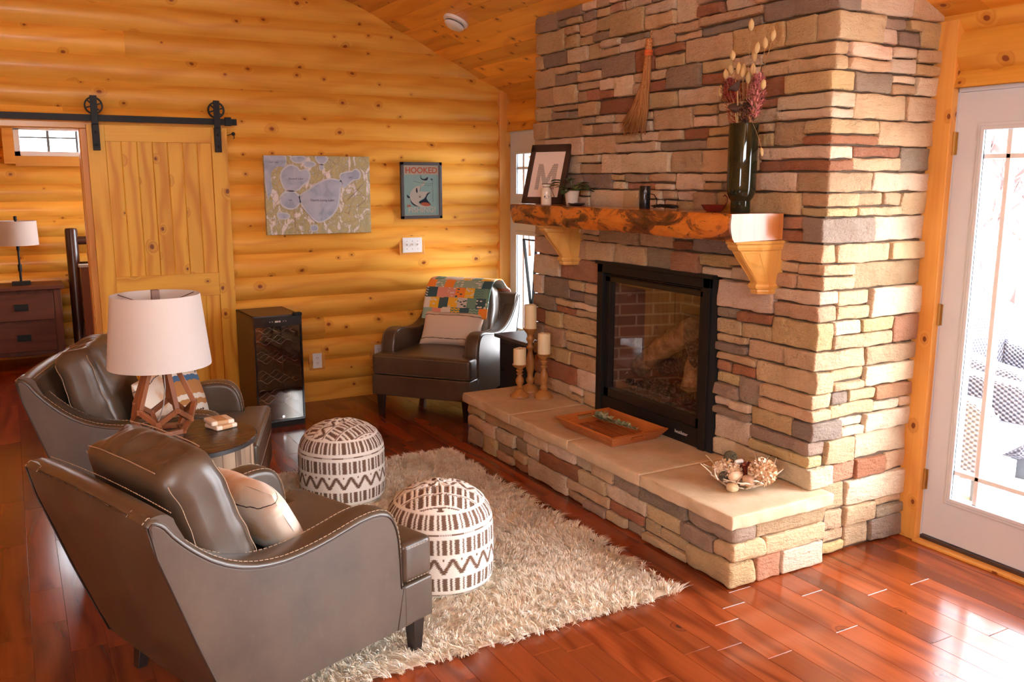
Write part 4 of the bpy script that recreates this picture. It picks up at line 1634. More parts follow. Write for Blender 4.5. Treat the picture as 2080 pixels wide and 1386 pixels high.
def make_pouf(label, loc, rz, R=0.226, H=0.43):
    prof = [(0.0, 0.0), (R - 0.045, 0.0), (R - 0.022, 0.006), (R - 0.006, 0.03), (R, 0.07), (R + 0.001, 0.14), (R, 0.25), (R - 0.004, 0.285), (R - 0.016, 0.325), (R - 0.040, 0.360), (R - 0.075, 0.388), (R - 0.12, 0.408), (R - 0.17, 0.420), (0.0, 0.425)]
    pts = resample([(a, 0, z) for a, z in prof], 0.0033)
    s_len = np.arange(len(pts)) * 0.0033
    rad = np.array([p.x for p in pts]); zz = np.array([p.z for p in pts])
    nu = 420
    th_ = np.arange(nu) * 2 * np.pi / nu
    T_, I_ = np.meshgrid(th_, np.arange(len(pts)))
    Rr, Zz = rad[I_], zz[I_]
    wob = 1 + 0.006 * np.sin(3 * T_ + 1) + 0.004 * np.sin(7 * T_)
    X, Y = Rr * np.cos(T_) * wob, Rr * np.sin(T_) * wob
    arc = T_ * R
    brown = np.zeros_like(X, bool)
    side = Zz < 0.29
    for z0, z1, k in ((0.012, 0.030, 'line'), (0.034, 0.106, 'bars'), (0.108, 0.188, 'zig'), (0.190, 0.268, 'bars'), (0.272, 0.288, 'line')):
        m_ = (Zz >= z0) & (Zz < z1)
        brown |= m_ & pattern_band(arc, (Zz - z0) / (z1 - z0), k)
    # dome: bars around the shoulder then straight strips over the top
    m_ = (Zz >= 0.292) & (Zz < 0.362)
    brown |= m_ & pattern_band(arc, (Zz - 0.292) / 0.07, 'bars')
    top = Zz >= 0.364
    yy = Y + 0.3
    strip = (yy / 0.066)
    fr = strip % 1.0
    ki = np.floor(strip).astype(int) % 3
    for k, kind in enumerate(('bars', 'zig', 'bars')):
        brown |= top & (ki == k) & pattern_band(X + 0.3, fr, kind)
    brown |= top & (fr < 0.07)
    knit = 0.0012 * np.sin(Zz * 1600) * np.cos(arc * 900)
    X, Y = X * (1 + knit / R), Y * (1 + knit / R)
    dimple = 0.004 * np.sin(8 * T_) * np.clip((0.2 - Rr) / 0.2, 0, 1) * (Zz > 0.3)
    Zz = Zz + dimple - 0.003 * brown * (Zz > 0.35)
    n_r = len(pts)
    me = bpy.data.meshes.new('pouf')
    V = np.stack([X, Y, Zz], -1).reshape(-1, 3)
    ii, jj = np.meshgrid(np.arange(n_r - 1), np.arange(nu), indexing='ij')
    j2 = (jj + 1) % nu
    F = np.stack([ii * nu + jj, ii * nu + j2, (ii + 1) * nu + j2, (ii + 1) * nu + jj], -1).reshape(-1, 4)
    me.vertices.add(len(V)); me.vertices.foreach_set('co', V.astype(np.float32).ravel())
    me.loops.add(F.size); me.loops.foreach_set('vertex_index', F.astype(np.int32).ravel())
    me.polygons.add(len(F)); me.polygons.foreach_set('loop_start', (np.arange(len(F)) * 4).astype(np.int32))
    me.polygons.foreach_set('use_smooth', [True] * len(F))
    me.update(calc_edges=True)
    at = me.attributes.new('col', 'FLOAT_COLOR', 'POINT')
    cream, br = np.array([0.86, 0.82, 0.74, 1]), np.array([0.17, 0.095, 0.06, 1])
    C_ = np.where(brown.reshape(-1, 1), br, cream) * 1.0
    at.data.foreach_set('color', C_.astype(np.float32).ravel())
    me.materials.append(m_pouf)
    o = tag(obj('knitted_pouf', me), label, 'pouf', 'knitted poufs')
    o.location = loc
    o.rotation_euler = (0, 0, rz)
    return o


pf = make_pouf('brown and cream knitted pouf on the rug beside the front corner of the nearest armchair', (-2.18, -3.32, 0.012), math.radians(155))
p2_ = pf.copy(); COL.objects.link(p2_)
p2_.location = (-2.218, -2.17, 0.012); p2_.rotation_euler = (0, 0, math.radians(28))
p2_['label'] = 'brown and cream knitted pouf farther back, toward the wine cooler'

# ------------------------------------------------------------------ drum table, lamp, coasters
TC = (-3.07, -2.70)
TZ = 0.602
table = thing('drum_table', 'round side table with dark top and weathered plank drum between the armchairs', 'side table', (TC[0], TC[1], 0))
m_ttop = wood('dark_table_top', (0.055, 0.028, 0.018), (0.035, 0.016, 0.010), knot=0, rough=0.28, contrast=0.15, tone=0.02)
m_tedge = plain('dark_metal_edge', (0.05, 0.045, 0.045), 0.4, Metallic=0.4)
b = MB()
b.lathe([(0.0, TZ - 0.022), (0.283, TZ - 0.022), (0.286, TZ - 0.018), (0.286, TZ - 0.004), (0.282, TZ), (0.0, TZ)], 72, cap=False)
b.build('tabletop', m_ttop, table, smooth=40)
b = MB()
b.lathe([(0.2862, TZ - 0.020), (0.2885, TZ - 0.019), (0.2885, TZ - 0.003), (0.2862, TZ - 0.002)], 72, cap=False)
b.build('edge_band', m_tedge, table, smooth=40)
m_recl = wood('reclaimed_plank', (0.34, 0.23, 0.15), (0.12, 0.065, 0.038), knot=0.2, rough=0.75, contrast=0.7, tone=0.5, streak=22, grain=4)
b = MB()
k = 26
rr_ = random.Random(2)
for i in range(k):
    a0, a1 = 2 * math.pi * i / k + 0.004, 2 * math.pi * (i + 1) / k - 0.004
    R_ = 0.268 + rr_.uniform(-0.002, 0.002)
    V = []
    for z in (0.03, TZ - 0.022):
        for rr2, aa in ((R_ - 0.015, a0), (R_, a0), (R_ + 0.0015, (a0 + a1) / 2), (R_, a1), (R_ - 0.015, a1)):
            V.append((rr2 * math.cos(aa), rr2 * math.sin(aa), z))
    b.add(V, [(0, 1, 6, 5), (1, 2, 7, 6), (2, 3, 8, 7), (3, 4, 9, 8), (0, 5, 9, 4), (4, 3, 2, 1, 0), (5, 6, 7, 8, 9)])
b.lathe([(0.25, 0.0), (0.25, TZ - 0.03)], 40)
b.build('plank_drum', m_recl, table, grain='z')

LC = (-3.140, -2.575)
lamp = thing('table_lamp', 'table lamp with open faceted wood base and white linen drum shade', 'lamp', (LC[0], LC[1], TZ))
m_lampwood = wood('walnut_strut', (0.26, 0.085, 0.032), (0.13, 0.04, 0.015), knot=0, rough=0.35, contrast=0.6)
rot0 = math.radians(-109)
B5 = [Vector((0.085 * math.cos(rot0 + k * 1.2566), 0.085 * math.sin(rot0 + k * 1.2566), 0.009)) for k in range(5)]
L5 = [Vector((0.122 * math.cos(rot0 + k * 1.2566), 0.122 * math.sin(rot0 + k * 1.2566), 0.065)) for k in range(5)]
U5 = [Vector((0.128 * math.cos(rot0 + (k + .5) * 1.2566), 0.128 * math.sin(rot0 + (k + .5) * 1.2566), 0.118)) for k in range(5)]
T5 = [Vector((0.060 * math.cos(rot0 + (k + .5) * 1.2566), 0.060 * math.sin(rot0 + (k + .5) * 1.2566), 0.292)) for k in range(5)]
b = MB()
for k in range(5):
    j = (k + 1) % 5
    for p_, q_ in ((B5[k], B5[j]), (B5[k], L5[k]), (L5[k], U5[k]), (L5[j], U5[k]), (U5[k], T5[k]), (T5[k], T5[j])):
        b.bar(p_, q_, 0.021, 0.021)
for p_ in B5 + L5 + U5 + T5:
    V, F = rbox(0.0118, 0.0118, 0.0118, 0.003, 0.02)
    b.add([Vector(v) + p_ for v in V], F)
b.build('faceted_frame', m_lampwood, lamp, grain='z', bevel=0.0015)
b = MB()
b.lathe([(0.052, 0.286), (0.052, 0.300), (0.02, 0.306)], 10)
b.lathe([(0.009, 0.30), (0.009, 0.36), (0.018, 0.362), (0.018, 0.40), (0.012, 0.41)], 14)
b.build('socket', plain('bronze', (0.12, 0.07, 0.045), 0.4, Metallic=0.7), lamp, smooth=40)
b = MB()
b.tube([(0.012, 0, 0.29), (0.014, 0, 0.20), (0.004, 0.01, 0.12), (-0.02, 0.0, 0.06), (-0.05, 0.02, 0.012)], 0.0028, 6)
b.build('cord', plain('clear_cord', (0.35, 0.28, 0.24), 0.3), lamp, smooth=180)
g = G('linen_shade', 0.9)
_w = g.noise(g.n('Mapping', {'Vector': g.obj(), 'Scale': (200, 200, 700)}), 1.0, 2)
_w2 = g.noise(g.n('Mapping', {'Vector': g.obj(), 'Scale': (500, 500, 60)}), 1.0, 2)
g.set('Base Color', g.mix(g.math('MULTIPLY', g.math('ADD', _w, _w2), 0.5), (0.86, 0.80, 0.75), (0.72, 0.65, 0.60)))
g.set('Transmission Weight', 0.0)
g.bump(_w, 0.2, 0.002)
nt = g.t
_tl = nt.nodes.new('ShaderNodeBsdfTranslucent'); _tl.inputs[0].default_value = (0.8, 0.7, 0.6, 1)
_mx = nt.nodes.new('ShaderNodeMixShader'); _mx.inputs[0].default_value = 0.3
nt.links.new(g.b.outputs[0], _mx.inputs[1]); nt.links.new(_tl.outputs[0], _mx.inputs[2])
nt.links.new(_mx.outputs[0], nt.nodes['Material Output'].inputs['Surface'])
m_shade = g.m
ZS0, ZS1, RS0, RS1 = 0.297, 0.602, 0.210, 0.180
b = MB()
b.lathe([(RS0 - 0.0005, ZS0), (RS0, ZS0 + 0.004), (RS1, ZS1 - 0.004), (RS1 - 0.0005, ZS1), (RS1 - 0.003, ZS1), (RS0 - 0.003, ZS0), (RS0 - 0.0005, ZS0)], 80, cap=False)
b.build('lamp_shade', m_shade, lamp, smooth=50)
b = MB()
zr = ZS1 - 0.018
for k in range(3):
    a = math.radians(20 + 120 * k)
    b.tube([(0, 0, zr - 0.012), (0.10 * math.cos(a), 0.10 * math.sin(a), zr - 0.010), ((RS1 - 0.004) * math.cos(a), (RS1 - 0.004) * math.sin(a), zr + 0.012)], 0.0018, 6)
b.lathe([(0.004, 0.40), (0.004, zr)], 8)
b.build('spider_fitter', plain('bronze_wire', (0.25, 0.15, 0.09), 0.35, Metallic=0.8), lamp, smooth=180)
b = MB()
b.box(-0.016, 0.016, -0.016, 0.016, zr - 0.008, zr + 0.038)
b.build('finial', plain('stone_brown_finial', (0.22, 0.13, 0.10), 0.5), lamp, bevel=0.002)

m_block = plain('cream_block', (0.80, 0.66, 0.52), 0.4)
m_blockb = wood('maple_block', (0.62, 0.36, 0.18), (0.5, 0.26, 0.12), knot=0, rough=0.4, contrast=0.5)
for lab, z, a, dx in (('lower wood and stone coaster block on the drum table', 0.0, 0.35, 0.004), ('upper wood and stone coaster block stacked on another by the lamp', 0.0215, 0.15, -0.004)):
    t = thing('coaster', lab, 'coaster', (-2.915 + dx, -2.615, TZ + z + 0.0005), a, 'coaster blocks by the lamp')
    b = MB()
    V, F = rbox(0.052, 0.052, 0.0105, 0.008, 0.02)
    b.add([Vector(v) + Vector((0, 0, 0.0105)) for v in V], F)
    b.build('stone_slab', m_block, t, smooth=60)
    b = MB()
    V, F = rbox(0.030, 0.0526, 0.0108, 0.008, 0.02)
    b.add([Vector(v) + Vector((0.0, 0, 0.0105)) for v in V], F)
    b.build('wood_inlay', m_blockb, t, smooth=60)

# ------------------------------------------------------------------ wine cooler
wc = thing('wine_cooler', 'tall dark wine cooler with reflective glass door against the log wall', 'wine cooler', (-2.125, -0.62, 0.0), math.radians(2))
m_cool = plain('brown_black_enamel', (0.055, 0.032, 0.022), 0.35)
hw = 0.165
b = MB()
t_ = 0.012
b.box(-hw, hw, 0.435, 0.447, 0.025, 0.778)
b.box(-hw, -hw + t_, 0.025, 0.445, 0.025, 0.778); b.box(hw - t_, hw, 0.025, 0.445, 0.025, 0.778)
b.box(-hw, hw, 0.025, 0.445, 0.766, 0.778); b.box(-hw, hw, 0.025, 0.445, 0.025, 0.06)
b.build('cabinet', m_cool, wc, bevel=0.002)
b = MB()
b.box(-hw, hw, 0.0, 0.022, 0.705, 0.772)
b.box(-hw, -hw + 0.012, 0.0, 0.022, 0.04, 0.705); b.box(hw - 0.012, hw, 0.0, 0.022, 0.04, 0.705)
b.box(-hw, hw, 0.0, 0.022, 0.04, 0.055)
dr = b.build('door', plain('piano_black', (0.010, 0.009, 0.009), 0.12), wc, bevel=0.0015)
gg = G('dark_door_glass', 0.02)
gg.set('Base Color', (0.035, 0.022, 0.016))
gg.set('Specular IOR Level', 0.9)
nt = gg.t
_tr = nt.nodes.new('ShaderNodeBsdfTransparent'); _tr.inputs[0].default_value = (0.5, 0.42, 0.38, 1)
_gl = nt.nodes.new('ShaderNodeBsdfGlossy'); _gl.inputs['Roughness'].default_value = 0.01; _gl.inputs[0].default_value = (0.85, 0.78, 0.72, 1)
_mx = nt.nodes.new('ShaderNodeMixShader'); _mx.inputs[0].default_value = 0.15
nt.links.new(_tr.outputs[0], _mx.inputs[1]); nt.links.new(_gl.outputs[0], _mx.inputs[2])
nt.links.new(_mx.outputs[0], nt.nodes['Material Output'].inputs['Surface'])
b = MB()
b.add([(-hw + 0.012, 0.006, 0.055), (hw - 0.012, 0.006, 0.055), (hw - 0.012, 0.006, 0.705), (-hw + 0.012, 0.006, 0.705)], [(0, 1, 2, 3)])
b.build('glass', gg.m, dr)
b = MB()
b.box(-0.02, 0.0, -0.0015, 0.0, 0.733, 0.744); b.box(0.0, 0.003, -0.0015, 0, 0.733, 0.744)
b.box(0.006, 0.018, -0.0015, 0, 0.733, 0.744)
for x in (-0.055, -0.038, 0.038, 0.055):
    b.box(x - 0.003, x + 0.003, -0.0015, 0, 0.737, 0.741)
b.build('display', plain('display_digits', (0.5, 0.42, 0.36), 0.4), dr)
b = MB()
b.box(hw - 0.055, hw - 0.002, -0.022, 0.03, 0.772, 0.792)
b.build('handle', m_black, dr, bevel=0.003)
b = MB()
b.lathe([(0.0, 0), (0.010, 0.0), (0.010, 0.004), (0.0, 0.004)], 16, xf=Matrix.Translation((0.01, 0.0, 0.075)) @ Matrix.Rotation(R90, 4, 'X'), cap=False)
b.build('badge', m_chrome, dr, smooth=40)
b = MB()
b.box(-hw, hw, 0.01, 0.40, 0.0, 0.03)
b.build('plinth', m_black, wc)
for z in (0.18, 0.32, 0.46, 0.59, 0.665):
    b = MB()
    for yy in (0.05, 0.15, 0.25, 0.35):
        b.tube([(-hw + 0.014 + 0.302 * i / 30, yy, z + 0.014 * math.sin(i * 2 * math.pi / 10)) for i in range(31)], 0.0022, 5)
    b.build('wire_rack', m_chrome, wc, smooth=180)

# ------------------------------------------------------------------ side table behind the corner chair
st_ = thing('dark_end_table', 'charcoal painted end table behind the corner armchair', 'end table', (-0.45, -1.25, 0.0), 0.0)
m_char_w = plain('charcoal_paint', (0.045, 0.038, 0.036), 0.4)
b = MB(); b.box(-0.235, 0.235, -0.24, 0.22, 0.575, 0.60); b.build('tabletop', plain('slate_top', (0.09, 0.08, 0.08), 0.3), st_, bevel=0.003)
b = MB(); b.box(-0.205, 0.205, -0.21, 0.19, 0.05, 0.575); b.build('cabinet', m_char_w, st_, bevel=0.003)
b = MB(); b.box(-0.213, -0.206, -0.19, 0.17, 0.10, 0.54); dd = b.build('door', plain('charcoal_door', (0.03, 0.026, 0.025), 0.4), st_, bevel=0.002)
b = MB(); b.lathe([(0.0, 0), (0.006, 0), (0.006, 0.01), (0.011, 0.014), (0.011, 0.02), (0, 0.024)], 12, xf=Matrix.Translation((-0.213, 0.12, 0.35)) @ Matrix.Rotation(-R90, 4, 'Y'), cap=False); b.build('knob', m_black, dd, smooth=50)
for sx in (-1, 1):
    for sy in (-1, 1):
        b = MB(); b.box(sx * 0.185 - 0.02, sx * 0.185 + 0.02, -0.01 + sy * 0.18 - 0.02, -0.01 + sy * 0.18 + 0.02, 0, 0.05); b.build('leg', m_char_w, st_)

# ------------------------------------------------------------------ candles and turned holders on the hearth
m_turn = wood('turned_oak', (0.46, 0.21, 0.06), (0.27, 0.10, 0.025), knot=0, rough=0.4, contrast=0.5, tone=0.02)
g = G('ivory_wax', 0.45, Subsurface_Weight=0.25)
g.set('Base Color', (0.80, 0.66, 0.40)); g.set('Subsurface Radius', (0.02, 0.012, 0.006)); m_wax = g.m
HZ = 0.3335


def holder(lab, clab, x, y, h, rb, ch, cr):
    t = thing('candle_holder', 'turned wooden candle holder, ' + lab, 'candle holder', (x, y, HZ), 0, 'turned wooden candle holders')
    k = h / 0.21
    pr_ = [(rb, 0), (rb, 0.010), (rb * 0.92, 0.018), (rb * 0.6, 0.030 * min(k, 1.3)), (rb * 0.42, 0.045)]
    body = [(0.0, 0.40), (0.06, 0.62), (0.10, 0.62), (0.13, 0.40), (0.20, 0.42), (0.30, 0.62), (0.42, 0.66), (0.52, 0.52), (0.60, 0.36), (0.66, 0.34), (0.68, 0.52), (0.72, 0.52), (0.74, 0.36), (0.80, 0.38), (0.84, 0.58), (0.88, 0.58), (0.90, 0.42), (0.96, 0.5)]
    z0, z1 = 0.05, h - 0.022
    rs_ = 0.036 if h < 0.35 else 0.040
    for f_, rr_ in body:
        pr_.append((rs_ * rr_ * 1.12, z0 + (z1 - z0) * f_))
    pr_ += [(0.040, h - 0.014), (0.046, h - 0.006), (0.047, h), (0.043, h), (0.040, h - 0.004), (0.0, h - 0.004)]
    b = MB(); b.lathe(pr_, 36, cap=False)
    b.build('turned_stem', m_turn, t, grain='z', smooth=60)
    c = thing('pillar_candle', clab, 'candle', (x, y, HZ + h - 0.0035), 0, 'ivory pillar candles')
    b = MB()
    n = 36
    rings = [(cr, 0), (cr, ch * 0.5), (cr, ch - 0.004), (cr - 0.003, ch), (cr - 0.007, ch - 0.003), (0.004, ch - 0.010)]
    V, F = [], []
    for i, (r0, z) in enumerate(rings):
        for q_ in range(n):
            a = 2 * math.pi * q_ / n
            dz = (0.006 * mn.noise(Vector((math.cos(a) * 1.3, math.sin(a) * 1.3, x * 50))) if i >= 2 else 0)
            V.append((r0 * math.cos(a), r0 * math.sin(a), z + dz))
    for i in range(len(rings) - 1):
        for q_ in range(n):
            F.append((i * n + q_, i * n + (q_ + 1) % n, (i + 1) * n + (q_ + 1) % n, (i + 1) * n + q_))
    F += [tuple(reversed(range(n))), tuple(range((len(rings) - 1) * n, len(rings) * n))]
    b.add(V, F); b.build('wax', m_wax, c, smooth=60)
    b = MB(); b.tube([(0, 0, ch - 0.011), (0.001, 0, ch - 0.002), (0.003, 0, ch + 0.003)], 0.0012, 5); b.build('wick', m_black, c)


holder('the shortest of the three on the hearth', 'short ivory candle on the shortest wooden holder', -0.931, -1.828, 0.210, 0.060, 0.105, 0.040)
holder('the middle-height one nearest the firebox', 'ivory candle on the middle-height holder nearest the firebox', -0.812, -1.925, 0.283, 0.060, 0.132, 0.040)
holder('the tallest, standing behind the other two', 'tall ivory candle raised on the tallest wooden holder', -0.800, -1.735, 0.415, 0.064, 0.155, 0.040)

# ------------------------------------------------------------------ barn door and rail
BD = thing('barn_door', 'sliding pine barn door with vertical plank panels hung on the black rail', 'barn door', (-2.72, -0.105, 0.0))
X0, X1 = -3.165 + 2.72, -2.285 + 2.72
b = MB()
sw = 0.105
b.box(X0, X0 + sw, 0.0, 0.045, 0.02, 2.035); b.box(X1 - sw, X1, 0.0, 0.045, 0.02, 2.035)
b.build('door_stile', m_barn, BD, grain='z', bevel=0.002)
b = MB()
for z0, z1 in ((1.93, 2.035), (0.88, 1.04), (0.02, 0.20)):
    b.box(X0 + sw, X1 - sw, 0.001, 0.044, z0, z1)
b.build('door_cross_rail', m_barn, BD, grain='x', bevel=0.002)
for z0, z1 in ((1.04, 1.93), (0.20, 0.88)):
    b = MB()
    n = 7
    wd_ = (X1 - X0 - 2 * sw) / n
    for i in range(n):
        xa = X0 + sw + i * wd_
        b.prism([(xa + 0.0045, 0.012), (xa + wd_ - 0.0045, 0.012), (xa + wd_, 0.017), (xa + wd_, 0.034), (xa, 0.034), (xa, 0.017)], z0 - 0.002, z1 + 0.002, 'z')
    b.build('plank_panel', m_barn, BD, grain='z')
for x in (-3.148 + 2.72 + 0.035, -2.355 + 2.72 + 0.005):
    b = MB()
    b.box(x - 0.021, x + 0.021, -0.034, -0.026, 2.035, 2.215)
    b.box(x - 0.021, x + 0.021, -0.034, -0.0005, 1.87, 2.035)
    h = b.build('hanger_strap', m_black, BD, bevel=0.002)
    b = MB()
    for z in (1.905, 1.985):
        b.lathe([(0.009, 0), (0.009, 0.005), (0.005, 0.009), (0, 0.009)], 8, xf=Matrix.Translation((x, -0.034, z)) @ Matrix.Rotation(R90, 4, 'X'), cap=False)
    b.lathe([(0.010, 0), (0.010, 0.006), (0.0, 0.006)], 8, xf=Matrix.Translation((x, -0.034, 2.15)) @ Matrix.Rotation(R90, 4, 'X'), cap=False)
    b.build('bolt', m_black, h, smooth=40)
    b = MB()
    Rw = 0.056
    xf = Matrix.Translation((x, -0.012, 2.152)) @ Matrix.Rotation(R90, 4, 'X')
    b.lathe([(Rw - 0.010, -0.009), (Rw, -0.011), (Rw - 0.004, 0.0), (Rw, 0.011), (Rw - 0.010, 0.009), (Rw - 0.010, -0.009)], 40, xf=xf, cap=False)
    b.lathe([(0.0, -0.009), (0.016, -0.009), (0.016, 0.009), (0, 0.009)], 16, xf=xf, cap=False)
    for k in range(6):
        a = k * math.pi / 3 + 0.3
        b.bar(xf @ Vector((0.014 * math.cos(a), 0.014 * math.sin(a), 0)), xf @ Vector(((Rw - 0.008) * math.cos(a), (Rw - 0.008) * math.sin(a), 0)), 0.009, 0.009)
    b.build('spoked_wheel', m_black, BD, smooth=40)
RL = thing('barn_door_rail', 'black steel rail above the bedroom opening carrying the barn door', 'rail', (-3.2, -0.115, 2.075))
b = MB(); b.box(-1.35, 0.985, -0.004, 0.004, -0.021, 0.021); b.build('flat_bar', m_black, RL, bevel=0.001)
for x in (-0.9, -0.42, 0.35, 0.80):
    b = MB(); b.lathe([(0.011, -0.114), (0.011, -0.004)], 10, xf=Matrix.Translation((x, 0, 0)) @ Matrix.Rotation(-R90 * 0 + R90, 4, 'X') @ Matrix.Scale(-1, 4, (0, 0, 1)) if False else Matrix.Translation((x, 0, 0)) @ Matrix.Rotation(-R90, 4, 'X') @ Matrix.Translation((0, 0, 0.118)))
    b.lathe([(0.009, -0.009), (0.009, -0.004)], 8, xf=Matrix.Translation((x, 0, 0)) @ Matrix.Rotation(-R90, 4, 'X'))
    b.build('standoff_bolt', m_black, RL)
b = MB(); b.box(0.905, 0.945, -0.02, 0.018, -0.026, 0.032); b.build('end_stop', m_black, RL, bevel=0.002)

hk = thing('door_latch_hook', 'small black hook-and-eye latch on the log wall at the rail end', 'latch', (-2.225, -0.036, 2.0))
b = MB()
b.lathe([(0.0, 0), (0.013, 0.0), (0.013, 0.004), (0.006, 0.012), (0, 0.012)], 12, xf=Matrix.Rotation(R90, 4, 'X'), cap=False)
b.build('eye_plate', m_black, hk, smooth=40)
b = MB()
b.tube([(0, -0.012, 0.004), (-0.004, -0.03, 0.008), (-0.02, -0.032, -0.002), (-0.045, -0.03, -0.012), (-0.060, -0.028, -0.008), (-0.062, -0.028, 0.004)], 0.003, 6)
b.tube([(0, -0.01, -0.006), (0.002, -0.014, -0.028), (-0.004, -0.02, -0.034)], 0.003, 6)
b.build('hook_arm', m_black, hk, smooth=180)

# ------------------------------------------------------------------ lake map canvas
MP = thing('lake_map_canvas', 'canvas print of a lake map in tan, cream and blue grey on the log wall', 'wall art', (-1.632, -0.069, 1.572))
g = G('map_land', 0.8)
_o = g.obj()
_o2 = g.n('Mapping', {'Vector': _o, 'Location': (3, 7, 1), 'Rotation': (0, 0.6, 0), 'Scale': (1, 1, 0.55)})
n1 = g.noise(_o2, 16, 4, 0.6, 0.8)
n2 = g.noise(_o, 60, 3, 0.6, 0.5)
vr = g.t.nodes.new('ShaderNodeTexVoronoi'); vr.feature = 'DISTANCE_TO_EDGE'
g.link(vr.inputs['Vector'], _o); vr.inputs['Scale'].default_value = 11
col = g.ramp(n1, [(0.40, (0.50, 0.42, 0.20)), (0.50, (0.42, 0.37, 0.19)), (0.55, (0.46, 0.42, 0.26)), (0.575, (0.74, 0.68, 0.64))])
col = g.mix(g.step(n2, 0.58, 0.66), col, (0.46, 0.52, 0.62))
col = g.mix(g.math('MULTIPLY', g.math('LESS_THAN', vr.outputs[0], 0.012), 0.7), col, (0.32, 0.20, 0.13))
g.set('Base Color', col)
m_land = g.m
g = G('map_lake', 0.8)
n1 = g.noise(g.obj(), 9, 3, 0.5, 0.6)
g.set('Base Color', g.ramp(n1, [(0.4, (0.33, 0.37, 0.47)), (0.47, (0.40, 0.44, 0.54)), (0.62, (0.47, 0.50, 0.58))]))
m_lakef = g.m
m_shore = plain('map_shore', (0.56, 0.59, 0.62), 0.8)
b = MB(); b.box(-0.398, 0.398, 0.0, 0.032, -0.284, 0.284); b.build('canvas', [m_land], MP, bevel=0.002)


def blob(pts, n=8):
    """smooth closed curve through pts"""
    out = []
    m = len(pts)
    for i in range(m):
        p0, p1, p2, p3 = [Vector(pts[(i + k - 1) % m]) for k in range(4)]
        for j in range(n):
            t = j / n
            out.append(0.5 * ((2 * p1) + (-p0 + p2) * t + (2 * p0 - 5 * p1 + 4 * p2 - p3) * t * t + (-p0 + 3 * p1 - 3 * p2 + p3) * t ** 3))
    return out


def px2map(x, y):
    return ((x - 100) / 1575 * 0.796 - 0.398, 0.284 - (y - 122) / 1150 * 0.568)


lakes = [[(600, 720), (760, 610), (880, 530), (1030, 470), (1150, 480), (1250, 520), (1200, 590), (1180, 720), (1140, 880), (1040, 1010), (880, 1085), (760, 1010), (650, 860)],
         [(1235, 520), (1225, 400), (1290, 370), (1390, 355), (1450, 320), (1510, 370), (1490, 450), (1400, 470), (1340, 520), (1280, 575)],
         [(340, 440), (380, 330), (480, 270), (570, 300), (610, 345), (690, 325), (745, 390), (720, 480), (640, 540), (580, 600), (480, 620), (390, 590)],
         [(320, 760), (350, 690), (430, 650), (520, 660), (580, 730), (585, 790), (520, 870), (430, 880), (350, 840)],
         [(105, 125), (370, 125), (410, 200), (380, 290), (300, 280), (210, 350), (190, 480), (200, 600), (160, 700), (135, 690)],
         [(500, 150), (640, 135), (700, 165), (610, 215), (530, 200)], [(870, 130), (990, 130), (1010, 180), (940, 230), (880, 190)], [(700, 215), (800, 215), (830, 250), (760, 280), (705, 265)],
         [(280, 960), (400, 970), (410, 1020), (300, 1030)], [(750, 1160), (820, 1150), (830, 1210), (760, 1220)], [(910, 260), (950, 255), (955, 310), (915, 315)]]
lb, sb = MB(), MB()
for L_ in lakes:
    c = [Vector((*px2map(*p_), 0)) for p_ in L_]
    cm = sum(c, Vector()) / len(c)
    inner = blob(c)
    outer = [cm + (q_ - cm) * (1 + 0.012 / max(0.03, (q_ - cm).length)) for q_ in inner]
    clampf = lambda q_: (max(-0.397, min(0.397, q_.x)), max(-0.283, min(0.283, q_.y)))
    sb.prism([clampf(q_) for q_ in outer], -0.0012, 0.0, 'y')
    lb.prism([clampf(q_) for q_ in inner], -0.0022, 0.0, 'y')
sb.build('shoreline_print', m_shore, MP)
lb.build('lake_print', m_lakef, MP)
b = MB()
for road in ([(380, 125), (420, 215), (440, 240)], [(590, 850), (700, 960), (760, 1050), (840, 1120)], [(510, 880), (515, 1150), (575, 1250)], [(1300, 790), (1480, 620), (1560, 540)], [(330, 720), (225, 830), (200, 900)]):
    pts = [(*px2map(*p_), 0) for p_ in road]
    b.tube([(p_[0], -0.001, p_[1]) for p_ in pts], 0.0013, 4)
b.build('road_print', plain('map_road', (0.30, 0.19, 0.13), 0.8), MP)
m_mapink = plain('map_ink', (0.10, 0.10, 0.14), 0.8)
for tx, x, y, s_ in (('North Long Lake', 930, 772, 0.026), ('Round Lake', 550, 455, 0.022), ('Lake', 1370, 435, 0.016), ('Gull Lake', 240, 218, 0.018), ('Lake', 455, 765, 0.015)):
    mx_, mz_ = px2map(x, y)
    text_mesh(tx, s_, frame_mat((mx_, -0.003, mz_), (1, 0, 0), (0, 0, 1)), m_mapink, 'lettering', MP, depth=0.0003)

# ------------------------------------------------------------------ fishing poster
FP = thing('fishing_poster', 'black framed fishing poster with leaping white fish beside the map canvas', 'framed poster', (-0.804, -0.063, 1.602))
b = MB()
a_, c_ = 0.174, 0.219
for bx in ((-a_, -a_ + 0.024, -c_, c_), (a_ - 0.024, a_, -c_, c_), (-a_, a_, c_ - 0.024, c_), (-a_, a_, -c_, -c_ + 0.024)):
    b.box(bx[0], bx[1], -0.003, 0.026, bx[2], bx[3])
b.build('picture_frame', plain('charcoal_frame', (0.055, 0.047, 0.045), 0.45), FP, bevel=0.002)
m_aqua = plain('print_aqua', (0.42, 0.70, 0.67), 0.4); m_pcream = plain('print_cream', (0.75, 0.68, 0.56), 0.4)
m_coral = plain('print_coral', (0.75, 0.20, 0.10), 0.4); m_navy = plain('print_navy', (0.035, 0.05, 0.085), 0.4); m_pwhite = plain('print_white', (0.82, 0.80, 0.72), 0.4)
b = MB(); b.box(-0.151, 0.151, 0.010, 0.02, -0.196, 0.196, 0); b.box(-0.147, 0.147, 0.0094, 0.0102, -0.190, 0.122, 1)
b.build('print', [m_pcream, m_aqua], FP)


